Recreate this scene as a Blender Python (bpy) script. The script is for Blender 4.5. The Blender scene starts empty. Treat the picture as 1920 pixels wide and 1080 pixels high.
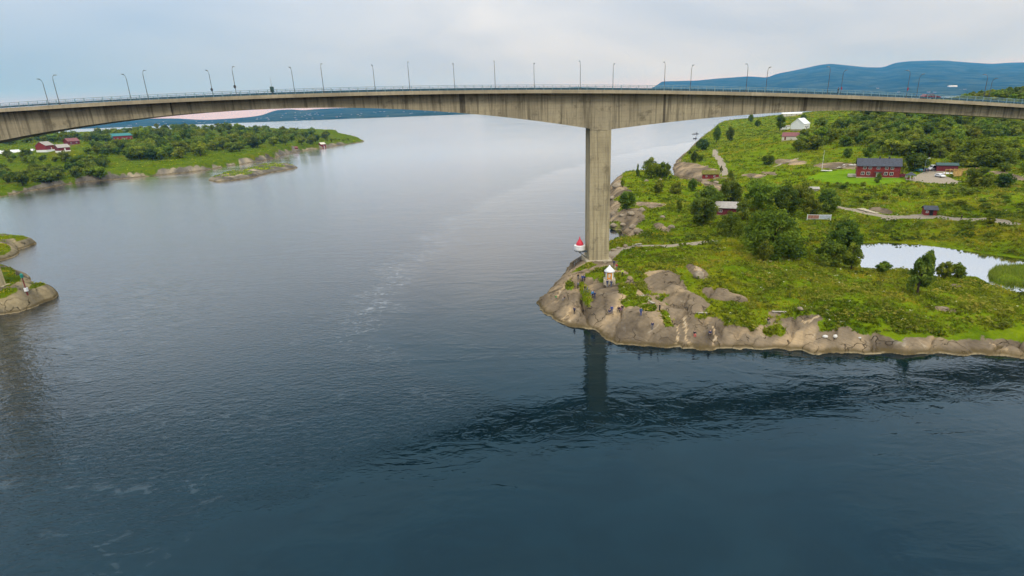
import bpy, bmesh, math, random
import numpy as np
from mathutils import Vector, Matrix

# ------------------------------------------------------------------ camera
F = 1040.0                      # focal length in pixels of a 1920-wide frame
H0 = 44.0                       # drone height above the water
ROLL, PITCH = math.radians(2.15), math.radians(18.1)
sc = bpy.context.scene
COL = sc.collection
_f = np.array([0, math.cos(PITCH), -math.sin(PITCH)])
_r = np.array([1.0, 0, 0]); _u = np.cross(_r, _f)
_c, _s = math.cos(ROLL), math.sin(ROLL)
CR, CU, CF = _c*_r - _s*_u, _s*_r + _c*_u, _f
cam = bpy.data.objects.new('camera', bpy.data.cameras.new('camera'))
COL.objects.link(cam)
cam.data.sensor_width = 36.0
cam.data.lens = F/1920*36
cam.data.clip_start = 0.5
cam.data.clip_end = 60000
cam.matrix_world = Matrix(((CR[0], CU[0], -CF[0], 0), (CR[1], CU[1], -CF[1], 0), (CR[2], CU[2], -CF[2], H0), (0, 0, 0, 1)))
sc.camera = cam

# ------------------------------------------------------------------ sky, sun, exposure
SUN_EL, SUN_ROT = math.radians(48), math.radians(160)    # behind the drone, slightly right
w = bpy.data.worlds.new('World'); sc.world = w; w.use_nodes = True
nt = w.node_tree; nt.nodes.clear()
def wn(t, **k):
    n = nt.nodes.new(t)
    for a, b in k.items(): setattr(n, a, b)
    return n
L = nt.links.new
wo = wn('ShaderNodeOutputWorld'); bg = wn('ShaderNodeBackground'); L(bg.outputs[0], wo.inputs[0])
sky = wn('ShaderNodeTexSky', sky_type='NISHITA'); sky.sun_disc = False
sky.sun_elevation = SUN_EL; sky.sun_rotation = SUN_ROT; sky.air_density = 1.0; sky.dust_density = 1.5
skm = wn('ShaderNodeVectorMath', operation='SCALE'); L(sky.outputs[0], skm.inputs[0]); skm.inputs['Scale'].default_value = 0.10
tc = wn('ShaderNodeTexCoord')
mp = wn('ShaderNodeMapping'); L(tc.outputs['Generated'], mp.inputs[0]); mp.inputs['Scale'].default_value = (1.0, 1.0, 3.4); mp.inputs['Location'].default_value = (0.35, 0.2, 0.1)
n1 = wn('ShaderNodeTexNoise'); L(mp.outputs[0], n1.inputs[0]); n1.inputs['Scale'].default_value = 1.9; n1.inputs['Detail'].default_value = 5; n1.inputs['Roughness'].default_value = 0.5; n1.inputs['Distortion'].default_value = 0.4
cr = wn('ShaderNodeValToRGB'); L(n1.outputs[0], cr.inputs[0])
cr.color_ramp.elements[0].position = 0.34; cr.color_ramp.elements[0].color = (0.515, 0.565, 0.645, 1)
cr.color_ramp.elements[1].position = 0.62; cr.color_ramp.elements[1].color = (0.735, 0.745, 0.77, 1)
# thinner cloud towards the left (west): the blue of the sky comes through
sep = wn('ShaderNodeSeparateXYZ'); L(tc.outputs['Generated'], sep.inputs[0])
mr = wn('ShaderNodeMapRange'); L(sep.outputs[0], mr.inputs[0]); mr.inputs[1].default_value = -0.78; mr.inputs[2].default_value = 0.0; mr.inputs[3].default_value = 0.08; mr.inputs[4].default_value = 0.96
mr.interpolation_type = 'SMOOTHSTEP'
el = wn('ShaderNodeMapRange'); L(sep.outputs[2], el.inputs[0]); el.inputs[1].default_value = 0.02; el.inputs[2].default_value = 0.34; el.inputs[3].default_value = 0.0; el.inputs[4].default_value = 1.0
cov = wn('ShaderNodeMath', operation='MAXIMUM'); L(mr.outputs[0], cov.inputs[0])
el2 = wn('ShaderNodeMath', operation='MULTIPLY'); L(el.outputs[0], el2.inputs[0]); el2.inputs[1].default_value = 0.95; L(el2.outputs[0], cov.inputs[1])
blue = wn('ShaderNodeMix', data_type='RGBA'); blue.inputs[0].default_value = 0.75; L(skm.outputs[0], blue.inputs[6]); blue.inputs[7].default_value = (0.25, 0.405, 0.63, 1)
mx = wn('ShaderNodeMix', data_type='RGBA'); L(cov.outputs[0], mx.inputs[0]); L(blue.outputs[2], mx.inputs[6]); L(cr.outputs[0], mx.inputs[7])
# pink evening band lying on the horizon
ph = wn('ShaderNodeMapRange'); L(sep.outputs[2], ph.inputs[0]); ph.inputs[1].default_value = 0.004; ph.inputs[2].default_value = 0.045; ph.inputs[3].default_value = 0.85; ph.inputs[4].default_value = 0.0
ph.interpolation_type = 'SMOOTHSTEP'
pk = wn('ShaderNodeMix', data_type='RGBA'); L(ph.outputs[0], pk.inputs[0]); L(mx.outputs[2], pk.inputs[6]); pk.inputs[7].default_value = (0.98, 0.70, 0.63, 1)
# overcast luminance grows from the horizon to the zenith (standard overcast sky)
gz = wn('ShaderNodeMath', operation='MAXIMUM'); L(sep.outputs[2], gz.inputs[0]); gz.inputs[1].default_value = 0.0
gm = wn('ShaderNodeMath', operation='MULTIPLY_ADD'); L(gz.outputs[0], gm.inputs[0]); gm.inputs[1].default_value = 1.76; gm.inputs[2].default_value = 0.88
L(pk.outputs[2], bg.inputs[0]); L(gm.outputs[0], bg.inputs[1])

sun = bpy.data.objects.new('sun', bpy.data.lights.new('sun', 'SUN')); COL.objects.link(sun)
sun.data.energy = 1.5; sun.data.angle = math.radians(16); sun.data.color = (1.0, 0.965, 0.91)
sd = Vector((math.sin(SUN_ROT)*math.cos(SUN_EL), math.cos(SUN_ROT)*math.cos(SUN_EL), math.sin(SUN_EL)))
sun.rotation_euler = sd.to_track_quat('Z', 'Y').to_euler(); sun.location = (0, -50, 120)
sc.view_settings.view_transform = 'Standard'; sc.view_settings.look = 'None'
sc.view_settings.exposure = 0.08; sc.view_settings.gamma = 1.0
sc.render.engine = 'CYCLES'
sc.cycles.use_denoising = True
sc.cycles.max_bounces = 5; sc.cycles.diffuse_bounces = 2; sc.cycles.glossy_bounces = 3; sc.cycles.transmission_bounces = 3; sc.cycles.volume_bounces = 0
sc.cycles.transparent_max_bounces = 4; sc.cycles.caustics_reflective = False; sc.cycles.caustics_refractive = False

# ------------------------------------------------------------------ small maths
def ray(px, py): return CF + (px-960)/F*CR + (540-py)/F*CU
def at(px, py, z):
    d = ray(px, py); t = (z-H0)/d[2]
    return np.array([t*d[0], t*d[1], z])
def atD(px, py, D):
    d = ray(px, py); t = D/d[1]
    return np.array([t*d[0], D, H0+t*d[2]])
def pxscale(P):                 # metres per pixel at a world point
    return float(np.dot(np.asarray(P)-np.array([0, 0, H0]), CF))/F
def _hash(ix, iy, seed):
    n = (ix.astype(np.int64)*374761393 + iy.astype(np.int64)*668265263 + seed*982451653) & 0xffffffff
    n = ((n ^ (n >> 13))*1274126177) & 0xffffffff
    return ((n ^ (n >> 16)) & 0xffff)/65535.0
def vnoise(x, y, seed=0):
    ix, iy = np.floor(x), np.floor(y); fx, fy = x-ix, y-iy
    fx = fx*fx*fx*(fx*(fx*6-15)+10); fy = fy*fy*fy*(fy*(fy*6-15)+10)
    a, b = _hash(ix, iy, seed), _hash(ix+1, iy, seed); c, d = _hash(ix, iy+1, seed), _hash(ix+1, iy+1, seed)
    return (a*(1-fx)+b*fx)*(1-fy) + (c*(1-fx)+d*fx)*fy
def fbm(x, y, s, octv=4, seed=0, gain=0.5):
    o = np.zeros_like(x, dtype=float); a = 1.0; t = 0
    ca, sa = math.cos(0.6), math.sin(0.6)
    x, y = x/s, y/s
    for i in range(octv):
        o += a*vnoise(x, y, seed+i*7); t += a; a *= gain; x, y = (ca*x-sa*y)*2.03, (sa*x+ca*y)*2.03
    return o/t
def sdist(x, y, poly):          # signed distance to a closed polygon, positive inside
    p = np.asarray(poly, float)[:, :2]; q = np.roll(p, -1, 0)
    d2 = np.full(x.shape, 1e18); ins = np.zeros(x.shape, bool)
    for (ax, ay), (bx, by) in zip(p, q):
        ex, ey = bx-ax, by-ay; wx, wy = x-ax, y-ay
        t = np.clip((wx*ex+wy*ey)/max(ex*ex+ey*ey, 1e-9), 0, 1)
        d2 = np.minimum(d2, (wx-ex*t)**2+(wy-ey*t)**2)
        c = (ay > y) != (by > y)
        xi = ax + (y-ay)/((by-ay) if abs(by-ay) > 1e-9 else 1e-9)*ex
        ins ^= c & (x < xi)
    d = np.sqrt(d2)
    return np.where(ins, d, -d)
def ldist(x, y, line):          # distance to an open polyline
    d2 = np.full(x.shape, 1e18)
    for a, b in zip(line[:-1], line[1:]):
        ex, ey = b[0]-a[0], b[1]-a[1]; wx, wy = x-a[0], y-a[1]
        t = np.clip((wx*ex+wy*ey)/max(ex*ex+ey*ey, 1e-9), 0, 1)
        d2 = np.minimum(d2, (wx-ex*t)**2+(wy-ey*t)**2)
    return np.sqrt(d2)
def sst(a, b, x):
    t = np.clip((x-a)/(b-a), 0, 1); return t*t*(3-2*t)
def worley(x, y, seed):         # two nearest feature distances and the id of the nearest cell
    ix, iy = np.floor(x), np.floor(y); f1 = np.full(x.shape, 9.0); f2 = f1.copy(); idc = np.zeros(x.shape)
    for dx in (-1, 0, 1):
        for dy in (-1, 0, 1):
            cx, cy = ix+dx, iy+dy
            d = np.hypot(cx+.15+.7*_hash(cx, cy, seed)-x, cy+.15+.7*_hash(cx, cy, seed+5)-y); n = d < f1
            f2 = np.where(n, f1, np.minimum(f2, d)); idc = np.where(n, _hash(cx, cy, seed+9), idc); f1 = np.minimum(f1, d)
    return f1, f2, idc
class Surf:                     # smooth surface through scattered heights
    def __init__(s, pts, c=10.0, ridge=2.0):
        s.p = np.asarray(pts, float); s.c = c
        P = s.p[:, :2]; n = len(P)
        D = np.sqrt(((P[:, None]-P[None])**2).sum(-1)+c*c)
        A = np.zeros((n+1, n+1)); A[:n, :n] = -D + np.eye(n)*ridge; A[:n, n] = 1; A[n, :n] = 1
        s.w = np.linalg.solve(A, np.concatenate([s.p[:, 2], [0]]))
    def __call__(s, x, y):
        o = np.full(x.shape, s.w[-1])
        for (px, py, _), wt in zip(s.p, s.w[:-1]): o -= wt*np.sqrt((x-px)**2+(y-py)**2+s.c*s.c)
        return o

# ------------------------------------------------------------------ objects and meshes
def tag(o, label=None, cat=None, group=None, kind=None):
    if label: o['label'] = label
    if cat: o['category'] = cat
    if group: o['group'] = group
    if kind: o['kind'] = kind
    return o
def link(name, mesh, parent=None, mats=None):
    o = bpy.data.objects.new(name, mesh); COL.objects.link(o)
    if parent: o.parent = parent
    if mats is not None and mesh is not None and not mesh.materials:
        for m in (mats if isinstance(mats, (list, tuple)) else [mats]): mesh.materials.append(m)
    return o
def empty(name, loc, rz=0, sc_=None):
    o = bpy.data.objects.new(name, None); COL.objects.link(o); o.empty_display_size = 0.2
    o.location = loc; o.rotation_euler = (0, 0, rz)
    if sc_: o.scale = sc_
    return o
class MB:
    """collects boxes, prisms and tubes into one mesh"""
    def __init__(s): s.v = []; s.f = []; s.m = []
    def add(s, vs, fs, m=0):
        o = len(s.v); s.v += [tuple(map(float, v)) for v in vs]; s.f += [tuple(i+o for i in f) for f in fs]; s.m += [m]*len(fs); return s
    def box(s, x0, x1, y0, y1, z0, z1, m=0, rz=0, c=(0, 0)):
        vs = [(x, y, z) for z in (z0, z1) for x, y in ((x0, y0), (x1, y0), (x1, y1), (x0, y1))]
        if rz:
            ca, sa = math.cos(rz), math.sin(rz); vs = [(c[0]+(x-c[0])*ca-(y-c[1])*sa, c[1]+(x-c[0])*sa+(y-c[1])*ca, z) for x, y, z in vs]
        return s.add(vs, [(3, 2, 1, 0), (4, 5, 6, 7), (0, 1, 5, 4), (1, 2, 6, 5), (2, 3, 7, 6), (3, 0, 4, 7)], m)
    def prism(s, pts, axis, a, b, m=0):     # polygon extruded along an axis ('x','y','z')
        n = len(pts)
        def P(p, t): return {'x': (t, p[0], p[1]), 'y': (p[0], t, p[1]), 'z': (p[0], p[1], t)}[axis]
        vs = [P(p, a) for p in pts]+[P(p, b) for p in pts]
        return s.add(vs, [tuple(range(n))[::-1], tuple(range(n, 2*n))]+[(i, (i+1) % n, n+(i+1) % n, n+i) for i in range(n)], m)
    def tube(s, pts, rad, n=6, m=0, cap=True):
        pts = [Vector(p) for p in pts]; rad = rad if isinstance(rad, (list, tuple)) else [rad]*len(pts)
        rings = []; vs = []
        for i, p in enumerate(pts):
            d = (pts[min(i+1, len(pts)-1)]-pts[max(i-1, 0)]).normalized()
            a = d.cross(Vector((0, 0, 1)) if abs(d.z) < 0.9 else Vector((1, 0, 0))).normalized(); b = d.cross(a)
            for k in range(n):
                t = 2*math.pi*k/n; vs.append(tuple(p+(a*math.cos(t)+b*math.sin(t))*rad[i]))
        fs = [(i*n+k, i*n+(k+1) % n, (i+1)*n+(k+1) % n, (i+1)*n+k) for i in range(len(pts)-1) for k in range(n)]
        if cap: fs += [tuple(range(n))[::-1], tuple(range((len(pts)-1)*n, len(pts)*n))]
        return s.add(vs, fs, m)
    def lathe(s, prof, n=12, m=0, c=(0, 0)):
        vs = [(c[0]+r*math.cos(2*math.pi*k/n), c[1]+r*math.sin(2*math.pi*k/n), z) for r, z in prof for k in range(n)]
        fs = [(i*n+k, i*n+(k+1) % n, (i+1)*n+(k+1) % n, (i+1)*n+k) for i in range(len(prof)-1) for k in range(n)]
        return s.add(vs, fs+[tuple(range(n))[::-1], tuple(range((len(prof)-1)*n, len(prof)*n))], m)
    def mesh(s, name, mats=None, smooth=False, fix=True):
        me = bpy.data.meshes.new(name); me.from_pydata(s.v, [], s.f)
        if mats is not None:
            for m in (mats if isinstance(mats, (list, tuple)) else [mats]): me.materials.append(m)
        if len(set(s.m)) > 1: me.polygons.foreach_set('material_index', s.m)
        if fix:
            b = bmesh.new(); b.from_mesh(me); bmesh.ops.recalc_face_normals(b, faces=b.faces); b.to_mesh(me); b.free()
        if smooth: me.polygons.foreach_set('use_smooth', [True]*len(me.polygons))
        me.update(); return me
    def build(s, name, mats, parent=None, smooth=False, bevel=0):
        o = link(name, s.mesh(name, mats, smooth), parent)
        if bevel:
            b = o.modifiers.new('bevel', 'BEVEL'); b.width = bevel; b.segments = 1; b.limit_method = 'ANGLE'
        return o
def copy_tree(o, parent=None):
    c = o.copy(); COL.objects.link(c); c.parent = parent
    for ch in o.children: copy_tree(ch, c)
    return c

# ------------------------------------------------------------------ materials
class Mat:
    def __init__(s, name, rough=0.8, spec=0.3, metal=0.0):
        s.m = bpy.data.materials.new(name); s.m.use_nodes = True; s.nt = s.m.node_tree
        s.b = s.nt.nodes['Principled BSDF']; s.b.inputs['Roughness'].default_value = rough
        s.b.inputs['Specular IOR Level'].default_value = spec; s.b.inputs['Metallic'].default_value = metal
        s._c = None
    def n(s, t, **k):
        x = s.nt.nodes.new(t)
        for a, b in k.items():
            if a == 'inp':
                for i, v in b.items():
                    if hasattr(v, 'node'): s.nt.links.new(v, x.inputs[i])
                    else: x.inputs[i].default_value = v
            else: setattr(x, a, b)
        return x
    def l(s, a, b): s.nt.links.new(a, b)
    def co(s, scale=(1, 1, 1), kind='Object', rot=(0, 0, 0), loc=(0, 0, 0)):
        if s._c is None: s._c = s.n('ShaderNodeTexCoord')
        src = s._c.outputs[kind] if kind != 'World' else s.n('ShaderNodeNewGeometry').outputs['Position']
        return s.n('ShaderNodeMapping', inp={0: src, 'Location': loc, 'Rotation': rot, 'Scale': scale}).outputs[0]
    def noise(s, co, scale, detail=4, rough=0.55, dist=0.0):
        return s.n('ShaderNodeTexNoise', inp={'Vector': co, 'Scale': scale, 'Detail': detail, 'Roughness': rough, 'Distortion': dist}).outputs[0]
    def ramp(s, fac, stops):
        r = s.n('ShaderNodeValToRGB'); s.l(fac, r.inputs[0]); e = r.color_ramp.elements
        while len(e) < len(stops): e.new(0.5)
        for x, (p, c) in zip(e, stops):
            x.position = p; x.color = tuple(c)+(1,) if not isinstance(c, (int, float)) else (c, c, c, 1)
        return r.outputs[0]
    def mix(s, fac, a, b, mode='MIX'):
        x = s.n('ShaderNodeMix', data_type='RGBA', blend_type=mode)
        for i, v in ((0, fac), (6, a), (7, b)):
            if hasattr(v, 'node'): s.l(v, x.inputs[i])
            else: x.inputs[i].default_value = v if i == 0 else tuple(v)[:3]+(1,)
        return x.outputs[2]
    def math(s, op, a, b=0.0, clamp=False):
        x = s.n('ShaderNodeMath', operation=op, use_clamp=clamp)
        for i, v in ((0, a), (1, b)):
            if hasattr(v, 'node'): s.l(v, x.inputs[i])
            else: x.inputs[i].default_value = v
        return x.outputs[0]
    def rng(s, v, a, b, c=0.0, d=1.0, smooth=True):
        x = s.n('ShaderNodeMapRange', inp={0: v, 1: a, 2: b, 3: c, 4: d})
        if smooth: x.interpolation_type = 'SMOOTHSTEP'
        return x.outputs[0]
    def color(s, v):
        if hasattr(v, 'node'): s.l(v, s.b.inputs['Base Color'])
        else: s.b.inputs['Base Color'].default_value = tuple(v)+(1,)
        return s
    def bump(s, h, dist=0.05, strength=1.0):
        x = s.n('ShaderNodeBump', inp={'Height': h, 'Distance': dist, 'Strength': strength}); s.l(x.outputs[0], s.b.inputs['Normal']); return s
def simple(name, col, rough=0.7, var=0.25, scale=1.5, spec=0.3, metal=0.0, bump=0.0):
    m = Mat(name, rough, spec, metal); co = m.co()
    n = m.noise(co, scale, 5)
    dark = tuple(c*(1-var) for c in col); lite = tuple(min(1, c*(1+var)) for c in col)
    m.color(m.ramp(n, [(0.3, dark), (0.7, lite)]))
    if bump: m.bump(m.noise(co, scale*8, 3), bump)
    return m.m
# ------------------------------------------------------------------ surfaces of the place
def concrete_material(name, base, streak=1.0):
    m = Mat(name, 0.9, 0.2); p = m.co(kind='World')
    big = m.noise(m.co((0.12, 0.12, 0.10), 'World'), 1.0, 5, 0.6)
    st = m.noise(m.co((1.3, 1.3, 0.07), 'World'), 1.0, 5, 0.65)
    fine = m.noise(p, 3.0, 5, 0.65)
    c = m.ramp(big, [(0.25, tuple(x*0.66 for x in base)), (0.5, base), (0.78, tuple(min(1, x*1.32) for x in base))])
    c = m.mix(m.math('MULTIPLY', m.rng(st, 0.44, 0.66), 0.80*streak), c, tuple(x*0.22 for x in base))
    c = m.mix(m.math('MULTIPLY', m.rng(m.noise(m.co((0.9, 0.9, 0.05), 'World', loc=(9, 4, 0)), 1.0, 4), 0.58, 0.74), 0.45*streak), c, tuple(min(1, x*1.7) for x in base))
    c = m.mix(m.math('MULTIPLY', m.rng(fine, 0.35, 0.75), 0.3), c, tuple(x*0.55 for x in base))
    rnd = m.n('ShaderNodeObjectInfo').outputs['Random']
    c = m.mix(m.rng(rnd, 0, 1, 0.0, 0.42, False), c, tuple(x*0.55 for x in base))
    br = m.n('ShaderNodeTexBrick', inp={0: m.co((1, 1, 1), 'World', rot=(math.pi/2, 0, 0)), 'Scale': 1.0, 'Mortar Size': .03, 'Mortar Smooth': .4, 'Brick Width': 2.4, 'Row Height': 1.2}); br.offset = 0.0
    c = m.mix(m.math('MULTIPLY', br.outputs['Fac'], .45), c, tuple(x*.35 for x in base))
    blot = m.noise(m.co((.35, .35, .35), 'World', loc=(3, 3, 9)), 1.0, 5, .7)
    c = m.mix(m.rng(blot, .54, .70, 0, .7*streak), c, tuple(x*.3 for x in base))
    m.color(c)
    wv = m.n('ShaderNodeTexWave', wave_type='BANDS', bands_direction='Z', inp={0: m.co((1, 1, 1), 'World'), 'Scale': 0.35, 'Distortion': 0.6, 'Detail': 2}).outputs[0]
    m.bump(m.math('ADD', m.math('MULTIPLY', wv, 0.25), fine), 0.03)
    return m.m
M = {}
M['concrete'] = concrete_material('bridge_concrete', (0.42, 0.355, 0.225))
M['pier'] = concrete_material('pier_concrete', (0.50, 0.42, 0.255), 0.85)
M['beam'] = concrete_material('edge_beam_concrete', (0.45, 0.375, 0.245), 0.25)
M['dark_joint'] = concrete_material('dark_joint_concrete', (0.16, 0.135, 0.09))
M['asphalt'] = simple('asphalt', (0.05, 0.05, 0.052), 0.9)
M['steel'] = simple('galvanised_steel', (0.20, 0.25, 0.28), 0.5, metal=0.5)
M['rail'] = simple('painted_rail', (0.20, 0.33, 0.37), 0.5)
M['guard'] = simple('guard_rail_steel', (0.03, 0.085, 0.12), 0.45, metal=0.3)
M['pole'] = simple('lamp_pole', (0.075, 0.080, 0.088), 0.5)
M['white'] = simple('white_paint', (0.78, 0.78, 0.76), 0.55, 0.06)
M['cream'] = simple('cream_paint', (0.62, 0.58, 0.47), 0.6, 0.1)
M['red'] = simple('red_wood_paint', (0.21, 0.028, 0.022), 0.75, 0.3)
M['darkred'] = simple('dark_red_wood', (0.15, 0.025, 0.03), 0.8, 0.3)
M['bright_red'] = simple('signal_red', (0.62, 0.035, 0.06), 0.5, 0.1)
M['slate'] = simple('slate_roof', (0.055, 0.06, 0.072), 0.7, 0.3)
M['teal_roof'] = simple('teal_metal_roof', (0.03, 0.17, 0.16), 0.5, 0.25)
M['green_roof'] = simple('dark_green_roof', (0.03, 0.07, 0.06), 0.6, 0.25)
M['grey_roof'] = simple('weathered_board_roof', (0.34, 0.31, 0.27), 0.85, 0.25)
M['brown_roof'] = simple('brown_red_roof', (0.20, 0.075, 0.07), 0.7, 0.25)
M['turf_roof'] = simple('turf_roof', (0.13, 0.12, 0.02), 0.95, 0.5)
M['glass'] = simple('window_glass', (0.02, 0.025, 0.03), 0.08, 0.2, spec=0.6)
M['wood'] = simple('raw_timber', (0.48, 0.30, 0.10), 0.8, 0.3)
M['greywood'] = simple('grey_timber', (0.40, 0.36, 0.28), 0.85, 0.3)
M['bark'] = simple('bark', (0.075, 0.055, 0.038), 0.95, 0.4, 4)
M['rubber'] = simple('rubber', (0.015, 0.015, 0.015), 0.8)
M['orange'] = simple('orange_panel', (0.72, 0.30, 0.05), 0.6, 0.15)
M['green_paint'] = simple('green_paint', (0.02, 0.22, 0.17), 0.5, 0.15)
M['concrete_pale'] = simple('pale_concrete', (0.42, 0.36, 0.25), 0.9, 0.25, bump=0.02)

def ground_material(name, grass_gain=1.0, rock=(0.262, 0.200, 0.122)):
    m = Mat(name, 1.0, 0.0); p = m.co(kind='World')
    at_n = m.n('ShaderNodeAttribute', attribute_name='mask'); at_ = at_n.outputs['Color']; tone = at_n.outputs['Alpha']
    sp = m.n('ShaderNodeSeparateColor', inp={0: at_}).outputs
    big = m.noise(m.co((0.035,)*3, 'World'), 1.0, 4, 0.6)
    mid = m.noise(m.co((0.22,)*3, 'World', loc=(5, 2, 0)), 1.0, 5, 0.65, 0.5)
    fin = m.noise(p, 1.7, 5, 0.7)
    g = grass_gain
    grass = m.ramp(mid, [(0.25, (0.050*g, 0.100*g, 0.005*g)), (0.45, (0.130*g, 0.215*g, 0.008*g)), (0.62, (0.190*g, 0.275*g, 0.010*g)), (0.8, (0.27*g, 0.29*g, 0.014*g))])
    grass = m.mix(m.math('MULTIPLY', m.rng(big, 0.5, 0.72), 0.6), grass, (0.27*g, 0.215*g, 0.014*g))
    grass = m.mix(m.math('MULTIPLY', m.rng(fin, 0.35, 0.7), 0.28), grass, (0.050*g, 0.095*g, 0.005*g))
    lawn = m.ramp(mid, [(0.3, (0.10*g, 0.19*g, 0.009*g)), (0.7, (0.16*g, 0.26*g, 0.012*g))])
    grass = m.mix(1.0, grass, (0.86, 0.78, 0.75), 'MULTIPLY')
    grass = m.mix(sp[2], grass, lawn)
    # glacier-worn gneiss: bands, lichen, dark seep streaks
    wob = m.noise(m.co((0.09, 0.09, 0.09), 'World'), 1.0, 3)
    band = m.n('ShaderNodeTexWave', wave_type='BANDS', bands_direction='DIAGONAL', inp={0: m.co((0.55, 0.9, 1.3), 'World', rot=(0, 0, 0.5)), 'Scale': 0.6, 'Distortion': 14.0, 'Detail': 3, 'Detail Scale': 0.45}).outputs[0]
    rk = m.ramp(band, [(0.0, tuple(c*0.95 for c in rock)), (0.45, rock), (1.0, tuple(c*1.04 for c in rock))])
    rk = m.mix(m.rng(m.noise(m.co((0.13,)*3, 'World', loc=(3, 8, 1)), 1.0, 5, 0.6), 0.52, 0.68, 0, 0.6), rk, tuple(c*0.42 for c in rock))
    rk = m.mix(m.rng(m.noise(m.co((0.3,)*3, 'World', loc=(13, 1, 1)), 1.0, 4, 0.6, 1.0), 0.62, 0.72, 0, 0.6), rk, (0.40, 0.34, 0.24))
    rk = m.mix(m.rng(fin, 0.3, 0.75, 0, 0.35), rk, tuple(c*0.5 for c in rock))
    rk = m.mix(1.0, rk, m.ramp(tone, [(0.1, (0.48, 0.49, 0.54)), (0.45, (0.92, 0.93, 0.98)), (0.8, (1.75, 1.66, 1.52))]), 'MULTIPLY')
    rk = m.mix(m.rng(m.math('ADD', tone, m.math('MULTIPLY', fin, .12)), 1.02, 1.08, 0, .75), rk, (0.46, 0.39, 0.28))
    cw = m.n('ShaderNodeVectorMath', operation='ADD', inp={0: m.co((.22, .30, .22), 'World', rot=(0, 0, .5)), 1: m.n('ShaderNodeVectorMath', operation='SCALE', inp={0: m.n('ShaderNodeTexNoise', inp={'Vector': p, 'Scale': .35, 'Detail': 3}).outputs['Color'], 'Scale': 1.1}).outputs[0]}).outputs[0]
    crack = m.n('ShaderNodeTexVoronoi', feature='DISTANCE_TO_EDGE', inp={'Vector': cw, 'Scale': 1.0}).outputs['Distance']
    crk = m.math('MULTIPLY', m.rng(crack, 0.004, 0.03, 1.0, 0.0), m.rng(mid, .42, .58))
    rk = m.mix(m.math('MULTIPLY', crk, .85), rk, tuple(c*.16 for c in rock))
    z = m.n('ShaderNodeSeparateXYZ', inp={0: m.n('ShaderNodeNewGeometry').outputs['Position']}).outputs[2]
    zz = m.math('ADD', z, m.math('MULTIPLY', m.math('SUBTRACT', mid, 0.5), 0.8))
    rk = m.mix(m.math('MULTIPLY', m.rng(zz, 0.30, 0.95, 1.0, 0.0), 0.85), rk, (0.095, 0.070, 0.030))     # weed and wet zone
    rk = m.mix(m.math('MULTIPLY', m.math('MULTIPLY', m.rng(z, 0.02, 0.32, 1.0, 0.0), m.rng(mid, .38, .6)), 0.8), rk, (0.36, 0.29, 0.17))         # barnacle line
    rf = m.rng(m.math('ADD', sp[0], m.math('MULTIPLY', m.math('SUBTRACT', fin, 0.5), 0.5)), 0.40, 0.60)
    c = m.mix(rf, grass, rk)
    pth = m.ramp(fin, [(0.3, (0.24, 0.20, 0.14)), (0.7, (0.36, 0.31, 0.235))])
    c = m.mix(m.rng(m.math('ADD', sp[1], m.math('MULTIPLY', m.math('SUBTRACT', fin, 0.5), 0.5)), 0.4, 0.6), c, pth)
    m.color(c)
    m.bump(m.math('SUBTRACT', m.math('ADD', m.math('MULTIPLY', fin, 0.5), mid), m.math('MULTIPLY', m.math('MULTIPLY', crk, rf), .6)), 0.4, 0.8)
    return m.m
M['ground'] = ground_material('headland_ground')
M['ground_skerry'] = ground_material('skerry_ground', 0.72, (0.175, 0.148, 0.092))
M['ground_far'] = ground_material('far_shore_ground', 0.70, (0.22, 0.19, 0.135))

def leaf_material(name, dark, lite, yellow):
    m = Mat(name, 1.0, 0.0)
    a = m.n('ShaderNodeAttribute', attribute_name='tone').outputs['Fac']
    r = m.n('ShaderNodeObjectInfo').outputs['Random']
    c = m.ramp(a, [(0.0, dark), (0.6, lite), (1.0, yellow)])
    hs = m.n('ShaderNodeHueSaturation', inp={'Hue': m.rng(r, 0, 1, .462, .504, False), 'Saturation': .95, 'Value': m.rng(m.math('FRACT', m.math('MULTIPLY', r, 7.31)), 0, 1, .68, 1.2, False), 'Color': c}); c = hs.outputs[0]
    m.color(c)
    tr = m.n('ShaderNodeBsdfTranslucent'); m.l(c, tr.inputs[0])
    ms = m.n('ShaderNodeMixShader', inp={0: 0.42, 1: m.b.outputs[0], 2: tr.outputs[0]})
    m.l(ms.outputs[0], m.nt.nodes['Material Output'].inputs[0])
    return m.m
M['leaf'] = leaf_material('birch_leaves', (0.072, 0.132, 0.010), (0.195, 0.295, 0.018), (0.340, 0.40, 0.025))
M['leaf_dark'] = leaf_material('dark_leaves', (0.048, 0.098, 0.012), (0.125, 0.210, 0.020), (0.235, 0.31, 0.026))
M['leaf_warm'] = leaf_material('willow_leaves', (0.095, 0.150, 0.012), (0.225, 0.300, 0.024), (0.40, 0.42, 0.034))
M['tuft'] = leaf_material('meadow_blades', (0.115, 0.210, 0.005), (0.350, 0.465, 0.008), (0.66, 0.56, 0.015))

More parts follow.
